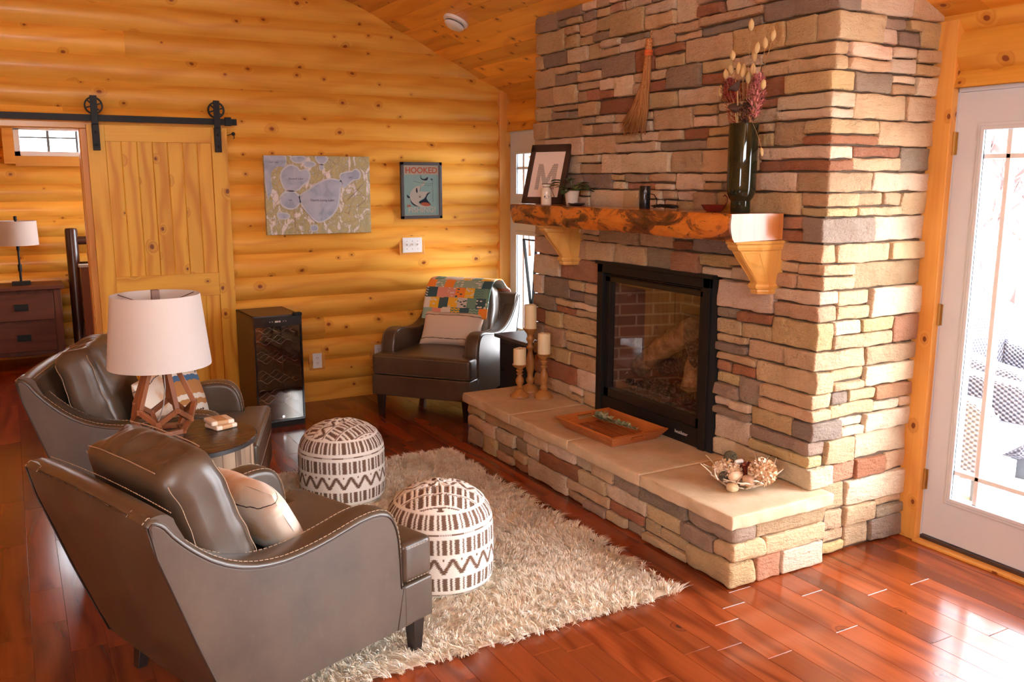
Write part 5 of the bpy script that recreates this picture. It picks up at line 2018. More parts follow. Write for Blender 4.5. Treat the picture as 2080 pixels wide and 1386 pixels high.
def P2(x, y):  # poster crop pixels to local
    return ((x - 711) / 425 * 0.302, (548 - y) / 650 * 0.392)


def decal(name, polys, mat, d):
    b = MB()
    for pl in polys:
        b.prism([P2(*p_) for p_ in pl], d - 0.0004, d, 'y')
    return b.build(name, mat, FP)


bl = lambda pts: [(v_.x, v_.y) for v_ in blob([(x, y, 0) for x, y in pts], 5)]
decal('fish_body_print', [bl([(760, 415), (735, 440), (700, 480), (640, 500), (590, 550), (570, 610), (575, 670), (620, 735), (690, 758), (780, 765), (818, 745), (700, 735), (680, 690), (750, 630), (815, 575), (740, 560), (690, 555), (700, 510), (745, 470)])], m_pwhite, 0.0088)
decal('fish_shadow_print', [bl([(700, 340), (712, 385), (745, 400), (790, 375), (780, 415), (735, 415), (705, 395)]), bl([(820, 572), (790, 600), (770, 650), (800, 700), (820, 735), (770, 745), (700, 720), (680, 692), (745, 650), (780, 585)]), bl([(655, 510), (643, 545), (655, 580), (664, 560)]), bl([(535, 600), (545, 640), (575, 640), (555, 615)]), bl([(575, 650), (590, 690), (640, 735), (680, 752), (625, 742), (585, 700)]), bl([(825, 395), (845, 405), (830, 415)])], m_navy, 0.0082)
decal('fish_mouth_print', [bl([(700, 712), (750, 700), (800, 715), (815, 742), (760, 750), (710, 735)])], m_coral, 0.0076)
b = MB()
b.lathe([(0, 0), (0.013, 0), (0.013, 0.0006)], 20, xf=Matrix.Translation((P2(690, 622)[0], 0.0078, P2(690, 622)[1])) @ Matrix.Rotation(R90, 4, 'X'), cap=False)
b.build('fish_eye_print', m_pcream, FP)
b = MB()
b.lathe([(0, 0), (0.005, 0), (0.005, 0.0006)], 12, xf=Matrix.Translation((P2(690, 630)[0], 0.0068, P2(690, 630)[1])) @ Matrix.Rotation(R90, 4, 'X'), cap=False)
for ln_ in ([(615, 425), (680, 445), (760, 450)], [(730, 455), (850, 460)], [(740, 480), (830, 482)], [(840, 400), (848, 395), (848, 700)], [(700, 480), (690, 560)], [(760, 420), (700, 500)]):
    b.tube([(P2(*p_)[0], 0.0085, P2(*p_)[1]) for p_ in ln_], 0.0008, 4)
b.build('fish_line_print', m_navy, FP)
for tx, x, y, s_, m_ in (('HOOKED', 712, 292, 0.064, m_coral), ('ON', 556, 745, 0.020, m_coral), ('FISHING!', 715, 800, 0.060, m_pwhite)):
    xx, zz = P2(x, y)
    text_mesh(tx, s_, frame_mat((xx, 0.0085, zz), (1, 0, 0), (0, 0, 1)), m_, 'lettering', FP, bold=0.0016, depth=0.0003)
b = MB(); b.add([(-0.151, 0.003, -0.196), (0.151, 0.003, -0.196), (0.151, 0.003, 0.196), (-0.151, 0.003, 0.196)], [(0, 1, 2, 3)]); b.build('glass', m_glass, FP)

# ------------------------------------------------------------------ switches and outlets
def wallplate(name, label, cat, x, z, w_, h_, bw, bh, gangs, sockets):
    t = thing(name, label, cat, (x, -0.012, z))
    b = MB(); b.box(-bw / 2, bw / 2, -0.026, 0.012, -bh / 2, bh / 2); b.build('mounting_block', m_trim, t, bevel=0.002)
    b = MB(); b.box(-w_ / 2, w_ / 2, -0.032, -0.026, -h_ / 2, h_ / 2); pl = b.build('cover_plate', m_white_pl, t, bevel=0.002)
    if sockets:
        for s_ in (-1, 1):
            b = MB()
            for dx in (-0.007, 0.007):
                b.box(dx - 0.0015, dx + 0.0015, -0.033, -0.0318, s_ * 0.02 - 0.001, s_ * 0.02 + 0.008)
            b.lathe([(0.0025, 0.0318), (0.0025, 0.033)], 8, xf=Matrix.Translation((0, 0, s_ * 0.02 - 0.008)) @ Matrix.Rotation(R90, 4, 'X'))
            b.build('socket', plain('socket_slot', (0.12, 0.08, 0.06), 0.6), pl)
    else:
        for k in range(gangs):
            xx = (k - (gangs - 1) / 2) * 0.046
            b = MB(); b.bar((xx, -0.030, 0.0), (xx + 0.001, -0.046, 0.010), 0.009, 0.011); b.build('toggle', m_white_pl, pl, bevel=0.001)
            b = MB()
            for s_ in (-1, 1):
                b.lathe([(0.003, 0.0318), (0.003, 0.0332)], 8, xf=Matrix.Translation((xx, 0, s_ * 0.03)) @ Matrix.Rotation(R90, 4, 'X'))
            b.build('screw', m_chrome, pl)
    return t


wallplate('light_switch', 'white three-toggle light switch on a wood block below the poster', 'light switch', -0.886, 1.177, 0.165, 0.118, 0.215, 0.155, 3, False)
wallplate('wall_outlet', 'white power outlet on a wood block beside the wine cooler', 'outlet', -1.688, 0.322, 0.070, 0.115, 0.125, 0.165, 0, True)
wallplate('wall_outlet', 'white power outlet half hidden behind the corner armchair arm', 'outlet', -1.19, 0.345, 0.070, 0.115, 0.125, 0.165, 0, True)

# ------------------------------------------------------------------ smoke detector on the sloped ceiling
sm = thing('smoke_detector', 'round white smoke detector on the sloped pine ceiling', 'smoke detector', (-0.872, -0.845, ceil_z(-0.872) - 0.001))
sm.rotation_euler = (math.pi, math.atan(SL), 0)
b = MB(); b.lathe([(0.0, 0), (0.088, 0.0), (0.090, 0.008), (0.086, 0.018), (0.068, 0.024), (0.066, 0.022)], 40, cap=False); b.build('mounting_ring', m_white_pl, sm, smooth=40)
b = MB(); b.lathe([(0.060, 0.020), (0.060, 0.034)], 40, cap=False); b.build('vent_gap', plain('shadow_grey', (0.2, 0.17, 0.14), 0.8), sm, smooth=40)
b = MB(); b.lathe([(0.060, 0.034), (0.070, 0.034), (0.071, 0.040), (0.060, 0.052), (0.045, 0.056), (0.043, 0.054), (0.02, 0.058), (0, 0.058)], 40, cap=False); b.build('sensor_cap', m_white_pl, sm, smooth=40)

# ------------------------------------------------------------------ mantel objects
MZ = 1.5395
# framed letter, leaning back, turned toward the room
def frame_xf(c, zrot, lean):
    return Matrix.Translation(c) @ Matrix.Rotation(zrot, 4, 'Z') @ Matrix.Rotation(lean, 4, 'X')
FM = thing('monogram_frame', 'dark framed letter M print leaning at the far mantel end', 'picture frame')
FM.matrix_world = frame_xf((-0.845, -1.935, MZ + 0.004), math.radians(-69), math.radians(-17))
fw2, fh = 0.150, 0.365
b = MB()
for bx in ((-fw2, -fw2 + 0.035, 0, fh), (fw2 - 0.035, fw2, 0, fh), (-fw2, fw2, fh - 0.045, fh), (-fw2, fw2, 0, 0.038)):
    b.box(bx[0], bx[1], -0.009, 0.009, bx[2], bx[3])
b.box(-fw2 + 0.01, fw2 - 0.01, 0.006, 0.010, 0.01, fh - 0.01)
b.build('picture_frame', plain('espresso_frame', (0.045, 0.025, 0.018), 0.5), FM, bevel=0.002)
b = MB(); b.box(-fw2 + 0.034, fw2 - 0.034, -0.002, 0.004, 0.037, fh - 0.044); b.build('print', plain('print_paper', (0.78, 0.68, 0.60), 0.6), FM)
b = MB()
zz0, zz1, xx0, xx1 = 0.085, 0.245, -0.074, 0.074
rz_ = 0
for row_ in range(26):
    z = zz0 + (zz1 - zz0) * (row_ + 0.5) / 26
    t = (z - zz0) / (zz1 - zz0)
    for ci in range(34):
        x = xx0 + (xx1 - xx0) * (ci + 0.5) / 34
        ax = abs(x)
        on = (ax > 0.044) or (abs(ax - (0.003 + 0.052 * max(0, t - 0.22) / 0.78)) < 0.016 and t > 0.22)
        if on:
            s_ = 1 if row_ % 2 else -1
            b.box(x - 0.0012, x + 0.0012, -0.0026, -0.002, z - 0.0022 + s_ * 0.0006, z + 0.0014 + s_ * 0.0006)
b.build('letter_print', plain('print_black', (0.02, 0.015, 0.012), 0.6), FM)

mk = thing('milk_bottle', 'small white ceramic milk bottle with wire handle in front of the letter frame', 'bottle', (-0.885, -2.055, MZ))
b = MB(); b.lathe([(0.0, 0), (0.029, 0.0), (0.031, 0.004), (0.031, 0.075), (0.028, 0.088), (0.021, 0.100), (0.020, 0.106), (0.024, 0.112), (0.026, 0.118), (0.0255, 0.121), (0.022, 0.120), (0.018, 0.10), (0.0, 0.10)], 32, cap=False)
b.build('ceramic_body', plain('cream_glaze', (0.75, 0.68, 0.56), 0.15), mk, smooth=50)
b = MB(); b.lathe([(0.0262, 0.1175), (0.0265, 0.1195), (0.0255, 0.1225)], 32, cap=False); b.lathe([(0.0208, 0.1015), (0.0225, 0.103), (0.0208, 0.105)], 24, cap=False)
b.build('dark_rim', plain('brown_rim', (0.10, 0.05, 0.03), 0.3), mk, smooth=50)
b = MB(); b.tube([(0.021, -0.006, 0.103), (0.030, -0.010, 0.09), (0.040, -0.014, 0.060), (0.045, -0.016, 0.048), (0.040, -0.010, 0.040), (0.031, 0.004, 0.045)], 0.0013, 5)
b.build('wire_handle', m_black, mk, smooth=180)
b = MB()
V = []
for i in range(20):
    a = 2 * math.pi * i / 20
    aa = math.radians(-118) + 0.5 * math.cos(a)
    V.append((0.0314 * math.cos(aa), 0.0314 * math.sin(aa), 0.045 + 0.010 * math.sin(a)))
b.add(V, [tuple(range(20))])
b.build('oval_label', plain('label_black', (0.03, 0.03, 0.035), 0.4), mk)

pp = thing('potted_plant', 'small green leafy plant in a ribbed white pot on the mantel', 'potted plant', (-0.80, -2.20, MZ))
prf = [(0.0, 0), (0.030, 0.0), (0.032, 0.003)]
for i in range(9):
    z = 0.006 + i * 0.008
    prf += [(0.032 + 0.010 * z / 0.08, z), (0.0335 + 0.010 * z / 0.08, z + 0.004)]
prf += [(0.043, 0.078), (0.044, 0.082), (0.040, 0.082), (0.038, 0.070), (0.0, 0.070)]
b = MB(); b.lathe(prf, 36, cap=False); b.build('ribbed_pot', plain('white_pot', (0.72, 0.62, 0.52), 0.5), pp, smooth=40)


def leaf(b, base, dirv, length, width, bend=0.3, up=Vector((0, 0, 1)), mat=0):
    d = Vector(dirv).normalized()
    s_ = d.cross(up)
    s_ = s_.normalized() if s_.length > 1e-4 else Vector((1, 0, 0))
    n = s_.cross(d).normalized()
    N_ = 6
    V = []
    for i in range(N_ + 1):
        t = i / N_
        w_ = width * math.sin(math.pi * min(1, t * 0.93 + 0.04)) ** 0.75 * (1 - 0.25 * t)
        c = Vector(base) + d * length * t - n * bend * length * t * t
        V += [c - s_ * w_ / 2 + n * w_ * 0.18, c, c + s_ * w_ / 2 + n * w_ * 0.18]
    F = []
    for i in range(N_):
        F += [(3 * i, 3 * i + 1, 3 * i + 4, 3 * i + 3), (3 * i + 1, 3 * i + 2, 3 * i + 5, 3 * i + 4)]
    b.add(V, F, mat)


g = G('leaf_green', 0.45)
g.set('Base Color', g.ramp(g.attr('tone'), [(0, (0.03, 0.075, 0.02)), (1, (0.10, 0.17, 0.05))]))
m_leaf = g.m
b = MB()
rp = random.Random(5)
for k in range(22):
    a = rp.uniform(0, 6.28)
    el = rp.uniform(0.2, 1.2)
    d = Vector((math.cos(a) * math.cos(el), math.sin(a) * math.cos(el), math.sin(el)))
    st0 = Vector((0.012 * math.cos(a), 0.012 * math.sin(a), 0.07))
    st1 = st0 + d * rp.uniform(0.03, 0.095)
    b.tube([st0, (st0 + st1) / 2 + Vector((0, 0, 0.005)), st1], 0.0012, 4)
    leaf(b, st1, (d.x, d.y, d.z * 0.3), rp.uniform(0.05, 0.075), rp.uniform(0.040, 0.055), 0.35)
b.build('foliage', m_leaf, pp, smooth=180)

sp_ = tag(MB().lathe([(0.0, 0.0), (0.045, 0.0), (0.062, 0.006), (0.066, 0.013), (0.060, 0.010), (0.0, 0.004)], 32, cap=False, xf=Matrix.Diagonal((1.0, 1.0, 1.0, 1))).build('shallow_dish', plain('black_dish', (0.025, 0.02, 0.02), 0.4), None, smooth=40), 'flat black oval dish beside the potted plant on the mantel', 'dish')
sp_.location = (-0.835, -2.30, MZ); sp_.scale = (0.62, 1.25, 1); sp_.rotation_euler = (0, 0, math.radians(-10))

cam_ = thing('cylindrical_camera', 'small black cylinder security camera standing mid-mantel with its cable', 'camera', (-0.835, -2.925, MZ))
b = MB(); b.lathe([(0.0, 0), (0.027, 0.0), (0.028, 0.002), (0.028, 0.108), (0.026, 0.113), (0.0, 0.113)], 32, cap=False); b.build('body', plain('gloss_black', (0.012, 0.012, 0.013), 0.15), cam_, smooth=40)
b = MB(); b.lathe([(0.0, 0), (0.009, 0.0), (0.009, 0.002), (0.006, 0.003), (0, 0.002)], 20, xf=Matrix.Translation((-0.0235, -0.0155, 0.083)) @ Matrix.Rotation(math.radians(-147), 4, 'Z') @ Matrix.Rotation(R90, 4, 'Y') @ Matrix.Translation((0, 0, -0.0005)) if False else Matrix.Translation((-0.0155, -0.0235, 0.083)) @ Matrix.Rotation(math.radians(57 + 180), 4, 'Z') @ Matrix.Rotation(R90, 4, 'Y'), cap=False)
b.build('lens', plain('lens_glass', (0.05, 0.05, 0.06), 0.05), cam_, smooth=40)
b = MB()
b.tube([(0.024, -0.006, 0.075), (0.034, -0.03, 0.070), (0.034, -0.055, 0.045), (0.02, -0.07, 0.015), (0.0, -0.08, 0.006)], 0.0022, 6)
pts = []
for i in range(90):
    a = i * 0.42
    pts.append((0.0 + 0.028 * math.sin(a) + 0.006 * math.sin(a * 2.7), -0.165 + 0.095 * math.cos(a * 0.98) + 0.01 * math.sin(i * 0.13), 0.006 + 0.010 * abs(math.sin(i * 0.37)) + i * 0.0001))
b.tube(pts, 0.0022, 6)
b.build('cable', m_black, cam_, smooth=180)

rd = thing('red_dish', 'dark red oval dish with a curled handle next to the tall vase', 'dish', (-0.845, -3.445, MZ))
b = MB()
prf = [(0.0, 0.002), (0.034, 0.0), (0.042, 0.006), (0.058, 0.028), (0.060, 0.031), (0.057, 0.030), (0.040, 0.010), (0.0, 0.006)]
b.lathe(prf, 40, cap=False, xf=Matrix.Diagonal((0.8, 1.15, 1, 1)))
m_red = plain('oxblood_glaze', (0.16, 0.018, 0.012), 0.3)
b.build('bowl', m_red, rd, smooth=50)
b = MB()
b.tube([(0.010, -0.060, 0.026), (0.012, -0.075, 0.045), (0.014, -0.072, 0.065), (0.014, -0.058, 0.075), (0.014, -0.046, 0.070)], 0.003, 7)
b.build('handle', m_red, rd, smooth=180)

VX, VY = -0.835, -3.605
vase = thing('tall_vase', 'tall glossy black-green cylinder vase on the near mantel end', 'vase', (VX, VY, MZ))
g = G('black_green_glaze', 0.05)
g.set('Base Color', (0.014, 0.016, 0.008))
b = MB(); b.lathe([(0.0, 0), (0.041, 0.0), (0.043, 0.003), (0.042, 0.05), (0.043, 0.054), (0.052, 0.064), (0.060, 0.082), (0.0630, 0.105), (0.0635, 0.15), (0.0635, 0.378), (0.062, 0.383), (0.060, 0.380), (0.060, 0.12), (0.0, 0.08)], 64, cap=False)
b.build('glazed_body', g.m, vase, smooth=50)

# dried stems: each stem is a thing held by the vase
VT = Vector((VX, VY, MZ + 0.375))
m_stem = plain('straw_stem', (0.45, 0.30, 0.13), 0.8)
g = G('bunny_tail_fluff', 0.95); g.set('Base Color', (0.62, 0.44, 0.20)); m_fluff = g.m
rb = random.Random(11)
# camera-plane like directions in world: along -Y is right in the photo
tails = [(-0.02, 0.39), (-0.065, 0.29), (0.0, 0.27), (0.045, 0.275), (0.085, 0.22), (0.06, 0.22), (0.035, 0.195), (-0.13, 0.335), (-0.095, 0.31), (0.02, 0.215), (0.11, 0.165), (0.135, 0.13), (0.0, 0.20), (-0.04, 0.205), (0.075, 0.20), (-0.01, 0.175), (-0.12, 0.14)]
names = 'bunny tail grass stems in the tall vase'
for i, (dy, dz) in enumerate(tails):
    b = MB()
    dx = rb.uniform(-0.05, 0.05)
    p0 = Vector((0.015 * rb.uniform(-1, 1), 0.015 * rb.uniform(-1, 1), -0.15))
    p3 = Vector((dx, dy, dz))
    tip_dir = Vector((rb.uniform(-.2, .2), 0.5 * dy / 0.15 * rb.uniform(0.2, 1.0), 1)).normalized()
    pts = [p0, Vector((p3.x * 0.25, p3.y * 0.25, 0.0)), Vector((p3.x * 0.6, p3.y * 0.55, dz * 0.5)), p3]
    t = thing('bunny_tail_stem', 'dried straw-coloured bunny tail stem rising from the tall vase', 'dried flower', VT, 0, names)
    b.tube(pts, 0.0009, 5); b.build('stem', m_stem, t)
    b = MB()
    l_ = rb.uniform(0.040, 0.056)
    q_ = [p3 + tip_dir * l_ * k / 6 for k in range(7)]
    b.tube(q_, [0.004, 0.0095, 0.012, 0.0122, 0.011, 0.0075, 0.0015], 9)
    for k in range(70):
        kk = rb.uniform(0.05, 0.95)
        c = p3 + tip_dir * l_ * kk
        a = rb.uniform(0, 6.28)
        side_ = tip_dir.orthogonal().normalized()
        side_ = Matrix.Rotation(a, 3, tip_dir) @ side_
        rr3 = 0.011 * math.sin(math.pi * min(1, kk * 0.85 + 0.12))
        e = c + side_ * (rr3 + 0.004) + tip_dir * 0.006
        s2 = tip_dir.cross(side_) * 0.0006
        b.add([c + side_ * rr3 * 0.8 - s2, c + side_ * rr3 * 0.8 + s2, e], [(0, 1, 2)])
    b.build('fluffy_head', m_fluff, t, smooth=60)
# drooping one
t = thing('bunny_tail_stem', 'single bunny tail drooping down outside the tall vase', 'dried flower', VT)
b = MB(); b.tube([(0, -0.02, -0.05), (-0.01, -0.058, 0.012), (-0.015, -0.09, -0.03), (-0.018, -0.115, -0.07), (-0.02, -0.128, -0.098)], 0.0009, 5); b.build('stem', m_stem, t)
b = MB(); b.tube([Vector((-0.02, -0.128, -0.098)) + Vector((0, -0.008, -0.036)) * k / 6 for k in range(7)], [0.002, 0.006, 0.0078, 0.008, 0.007, 0.005, 0.001], 9); b.build('fluffy_head', m_fluff, t, smooth=60)


def plume(label, name, y, z, h, w_, cols_, n, seed, cat='dried flower', kind='petal'):
    rr3 = random.Random(seed)
    t = thing(name, label, cat, VT)
    b = MB(); b.tube([(0, y * 0.2, -0.12), (0, y * 0.5, 0.0), (0.0, y, z + h * 0.5)], 0.0015, 5); b.build('stem', m_stem, t)
    g = G(name + '_petals', 0.85)
    g.set('Base Color', g.ramp(g.attr('tone'), [(0, cols_[0]), (1, cols_[1])]))
    b = MB()
    for k in range(n):
        f_ = rr3.random()
        a = rr3.uniform(0, 6.28)
        rad_ = w_ * math.sin(math.pi * (0.12 + 0.8 * f_)) * math.sqrt(rr3.random())
        c = Vector((rad_ * math.cos(a), y + rad_ * math.sin(a) + y * 0.3 * (f_ - 0.5), z + h * f_))
        d = Vector((math.cos(a), math.sin(a), rr3.uniform(0.2, 1.6)))
        leaf(b, c, d, rr3.uniform(0.010, 0.020), rr3.uniform(0.005, 0.010), rr3.uniform(-0.5, 0.8))
    b.build('blossom', g.m, t, smooth=180)
    return t


plume('coral plume of dried grass at the left side of the vase mouth', 'coral_plume', 0.060, -0.005, 0.15, 0.038, ((0.42, 0.08, 0.03), (0.62, 0.17, 0.07)), 320, 1)
plume('dark red globe blossoms at the upper left of the vase arrangement', 'red_amaranth', 0.085, 0.10, 0.10, 0.042, ((0.24, 0.02, 0.025), (0.48, 0.08, 0.05)), 420, 2)
plume('pink statice spray at the right side of the vase arrangement', 'pink_statice', -0.066, 0.03, 0.18, 0.038, ((0.46, 0.12, 0.12), (0.72, 0.29, 0.27)), 620, 3)
plume('dark brown crumpled seed cluster at the centre of the vase mouth', 'brown_seed_cluster', -0.018, 0.0, 0.095, 0.038, ((0.06, 0.025, 0.018), (0.17, 0.07, 0.045)), 380, 4)
plume('pale peach dried grass at the right lip of the vase', 'peach_plume', -0.048, -0.005, 0.07, 0.018, ((0.50, 0.22, 0.10), (0.66, 0.34, 0.16)), 130, 6)
m_pod = plain('lotus_pod_brown', (0.09, 0.05, 0.035), 0.8)
for lab, y, z, tilt in (('upper dried lotus pod in the vase arrangement', 0.012, 0.145, -0.5), ('lower dried lotus pod just above the vase mouth', 0.020, 0.055, 0.35)):
    t = thing('lotus_pod', lab, 'dried flower', VT)
    b = MB(); b.tube([(-0.02, 0, -0.1), (-0.03, y * 0.6, 0), (-0.035, y, z)], 0.003, 6); b.build('stem', m_stem, t)
    b = MB(); b.lathe([(0.004, 0), (0.012, 0.006), (0.026, 0.022), (0.031, 0.028), (0.028, 0.030), (0.0, 0.027)], 20, cap=False, xf=Matrix.Translation((-0.035, y, z)) @ Matrix.Rotation(tilt, 4, 'X') @ Matrix.Rotation(-0.4, 4, 'Y'))
    b.build('seed_head', m_pod, t, smooth=50)

# ------------------------------------------------------------------ whisk broom on the chimney
br = thing('whisk_broom', 'hanging straw whisk broom with orange binding on the stone chimney', 'broom', (-0.722, -2.775, 2.388))
g = G('broom_straw', 0.8); g.set('Base Color', g.ramp(g.attr('tone'), [(0, (0.24, 0.07, 0.02)), (0.5, (0.42, 0.17, 0.05)), (1, (0.55, 0.28, 0.09))])); m_straw = g.m
b = MB()
rr3 = random.Random(9)
for k in range(330):
    u0, v0 = rr3.uniform(-1, 1), rr3.uniform(-1, 1)
    side_ = rr3.uniform(-1, 1)
    top_ = Vector((0.012 * v0, 0.014 * u0, -0.06))
    mid_ = Vector((0.014 * v0, 0.020 * u0 + 0.012, -0.20))
    ln_ = rr3.uniform(0.40, 0.475)
    end_ = Vector((0.016 * v0 - 0.006, 0.108 + 0.098 * side_ + 0.004 * u0, -ln_))
    b.tube([top_, mid_, mid_.lerp(end_, 0.55) + Vector((0, -0.012, 0)), end_], [0.0020, 0.0018, 0.0016, 0.0009], 4)
b.build('straw_bristles', m_straw, br, smooth=180)
b = MB()
b.tube([(0, -0.006, 0.005), (0, -0.002, -0.05), (0, 0.003, -0.10), (0, 0.010, -0.17), (0, 0.022, -0.24)], [0.017, 0.018, 0.0165, 0.0135, 0.009], 16)
g = G('woven_handle', 0.7)
_s = g.n('TexVoronoi', {'Vector': g.n('Mapping', {'Vector': g.obj(), 'Scale': (180, 180, 120)}), 'Scale': 1.0}, out=0)
g.set('Base Color', g.ramp(_s, [(0.3, (0.62, 0.33, 0.10)), (0.6, (0.40, 0.12, 0.03))])); g.bump(_s, 0.5, 0.004)
b.build('woven_handle', g.m, br, smooth=60)
b = MB()
for z in (-0.068, -0.061, -0.075, -0.055):
    b.tube([(0.0188 * math.cos(a * 0.3927), -0.0025 + 0.0188 * math.sin(a * 0.3927), z) for a in range(16)], 0.0035, 6, closed=True)
b.build('orange_binding', plain('orange_twine', (0.72, 0.13, 0.02), 0.6), br, smooth=60)
b = MB(); b.tube([(0, -0.01, 0.004), (0.006, -0.016, 0.03), (0.02, -0.012, 0.05), (0.016, -0.004, 0.03), (0.004, 0, 0.004)], 0.0012, 5); b.build('hanging_loop', m_straw, br)

# ------------------------------------------------------------------ tray, eucalyptus
TA = math.atan2(-2.922 + 3.012, -0.655 + 1.079)
tr = thing('serving_tray', 'reddish wood serving tray with flared sides on the hearth', 'tray', (-0.918, -2.785, HZ + 0.0005), math.radians(2))
m_tray = wood('acacia_tray', (0.50, 0.15, 0.035), (0.28, 0.065, 0.015), knot=0, rough=0.28, contrast=0.7, coat=0.3)
a1_, b1_, a2_, b2_ = 0.148, 0.208, 0.186, 0.256
b = MB(); b.box(-a1_, a1_, -b1_, b1_, 0.004, 0.014); b.build('tray_base', m_tray, tr, grain='y')
hgt = 0.058


def tray_side(name, P0, P1, Q0, Q1, slot, mat):
    # P bottom edge (inner line), Q top edge; thickness inward
    P0, P1, Q0, Q1 = map(Vector, (P0, P1, Q0, Q1))
    n_ = (P1 - P0).cross(Q0 - P0).normalized() * 0.010
    if n_.dot(-((P0 + P1) / 2)) < 0:
        n_ = -n_
    b = MB()
    def pt(u, v, k):
        return P0.lerp(P1, u).lerp(Q0.lerp(Q1, u), v) + n_ * k
    us = [0, 1] if not slot else [0, 0.36, 0.64, 1]
    vs = [0, 1] if not slot else [0, 0.45, 0.8, 1]
    for i in range(len(us) - 1):
        for j in range(len(vs) - 1):
            if slot and i == 1 and j == 1:
                continue
            u0, u1, v0, v1 = us[i], us[i + 1], vs[j], vs[j + 1]
            V = [pt(u, v, k) for k in (0, 1) for u, v in ((u0, v0), (u1, v0), (u1, v1), (u0, v1))]
            b.add(V, [(0, 1, 2, 3), (7, 6, 5, 4), (0, 4, 5, 1), (1, 5, 6, 2), (2, 6, 7, 3), (3, 7, 4, 0)], tag=1)
    return b.build(name, mat, tr, grain='y' if abs((P1 - P0).y) > abs((P1 - P0).x) else 'x')


tray_side('tray_side', (-a1_, -b1_, 0), (-a1_, b1_, 0), (-a2_, -b2_, hgt), (-a2_, b2_, hgt), False, m_tray)
tray_side('tray_side', (a1_, -b1_, 0), (a1_, b1_, 0), (a2_, -b2_, hgt), (a2_, b2_, hgt), False, m_tray)
tray_side('tray_side', (-a1_, -b1_, 0), (a1_, -b1_, 0), (-a2_, -b2_, hgt), (a2_, -b2_, hgt), True, m_tray)
tray_side('tray_side', (-a1_, b1_, 0), (a1_, b1_, 0), (-a2_, b2_, hgt), (a2_, b2_, hgt), True, m_tray)
eu = thing('eucalyptus_sprig', 'grey-green eucalyptus sprig lying in the wooden tray', 'sprig', (-0.88, -2.70, HZ + 0.024))
g = G('eucalyptus_leaf', 0.6); g.set('Base Color', g.ramp(g.attr('tone'), [(0, (0.16, 0.17, 0.07)), (1, (0.46, 0.44, 0.27))])); m_euc = g.m
b = MB()
re_ = random.Random(3)
stemL = [Vector((0.0, 0.08, 0.012)), Vector((-0.01, 0.0, 0.02)), Vector((0.01, -0.10, 0.02)), Vector((0.05, -0.22, 0.012))]
st2 = resample(stemL, 0.010)
b.tube(st2, 0.0018, 5)
b.build('stem', m_stem, eu)
b = MB()
for i, p_ in enumerate(st2):
    f_ = i / len(st2)
    sz = 0.046 * (1 - 0.6 * f_)
    for k in range(3):
        a = re_.uniform(0, 6.28)
        d = Vector((math.cos(a), 0.35 * math.sin(a) + 0.2, re_.uniform(0.2, 1.2))).normalized()
        b0 = p_
        leaf(b, b0, d, sz * re_.uniform(0.9, 1.3), sz * 0.85, 0.1)
b.build('round_leaves', m_euc, eu, smooth=180)

# ------------------------------------------------------------------ twig bowl with potpourri
BC = Vector((-0.912, -3.765, HZ))
bw = thing('driftwood_bowl', 'open bowl woven from bleached twigs on the near hearth end', 'bowl', BC)
g = G('bleached_twig', 0.8); g.set('Base Color', g.ramp(g.attr('tone'), [(0, (0.50, 0.35, 0.22)), (1, (0.76, 0.62, 0.48))])); m_twig = g.m
b = MB()
rt = random.Random(17)
def bowlpt(a, t):
    r_ = 0.055 + 0.105 * t
    z = 0.012 + 0.075 * t ** 1.6
    return Vector((r_ * math.cos(a), r_ * math.sin(a), z))
for k in range(46):
    a0 = rt.uniform(0, 6.28); t0 = rt.uniform(0.0, 0.75)
    da = rt.choice([-1, 1]) * rt.uniform(0.35, 0.9); dt = rt.uniform(-0.15, 0.45)
    r_ = rt.uniform(0.002, 0.0042)
    pts = []
    for j in range(7):
        t_j = min(1.12, max(0, t0 + dt * j / 6))
        q_ = bowlpt(a0 + da * j / 6, t_j)
        pts.append(q_ + mn.noise_vector(Vector((k * 3.1, j * 0.5, 0))) * 0.008 + Vector((0, 0, r_)))
    pts = [Vector((p_.x, p_.y, max(p_.z, r_ + 0.0005))) for p_ in pts]
    b.tube(pts, [r_ * (1 - 0.5 * j / 6) for j in range(7)], 6)
for k in range(9):
    a = k * 0.7 + 0.3
    b.tube([bowlpt(a, 0.7), bowlpt(a + 0.1, 1.0), bowlpt(a + 0.2, 1.0) + Vector((0.02 * math.cos(a), 0.02 * math.sin(a), rt.uniform(0.015, 0.035)))], [0.0035, 0.003, 0.0015], 6)
b.build('twig_weave', m_twig, bw, smooth=60)
# petal balls
def petal_ball(label, name, c, R_, cols_, n, sz, group=None, seed=0):
    g = G(name + '_petals', 0.8)
    g.set('Base Color', g.ramp(g.attr('tone'), [(0, cols_[0]), (0.55, cols_[1]), (1, cols_[2])]))
    b = MB()
    V, F = rbox(R_ * 0.85, R_ * 0.85, R_ * 0.85, R_ * 0.845, 0.02)
    b.add(V, F)
    rp_ = random.Random(seed)
    for k in range(n):
        z = 1 - 2 * (k + 0.5) / n
        a = k * 2.39996
        d = Vector((math.sqrt(1 - z * z) * math.cos(a), math.sqrt(1 - z * z) * math.sin(a), z))
        s_ = d.orthogonal().normalized()
        for q_ in range(3):
            s3 = Matrix.Rotation(q_ * 2.1 + rp_.random() * 6, 3, d) @ s_
            leaf(b, d * R_ * 0.84, (d * 0.7 + s3 * 0.8), sz, sz * 0.8, -0.3, up=d)
    t = tag(b.build(name, g.m, None, smooth=180), label, 'potpourri', group)
    t.location = BC + Vector(c)
    return t
petal_ball('large cream shaved-wood flower ball at the right side of the twig bowl', 'wood_flower_ball', (0.045, -0.085, 0.088), 0.058, ((0.45, 0.20, 0.07), (0.72, 0.50, 0.30), (0.86, 0.72, 0.54)), 150, 0.017, seed=1)
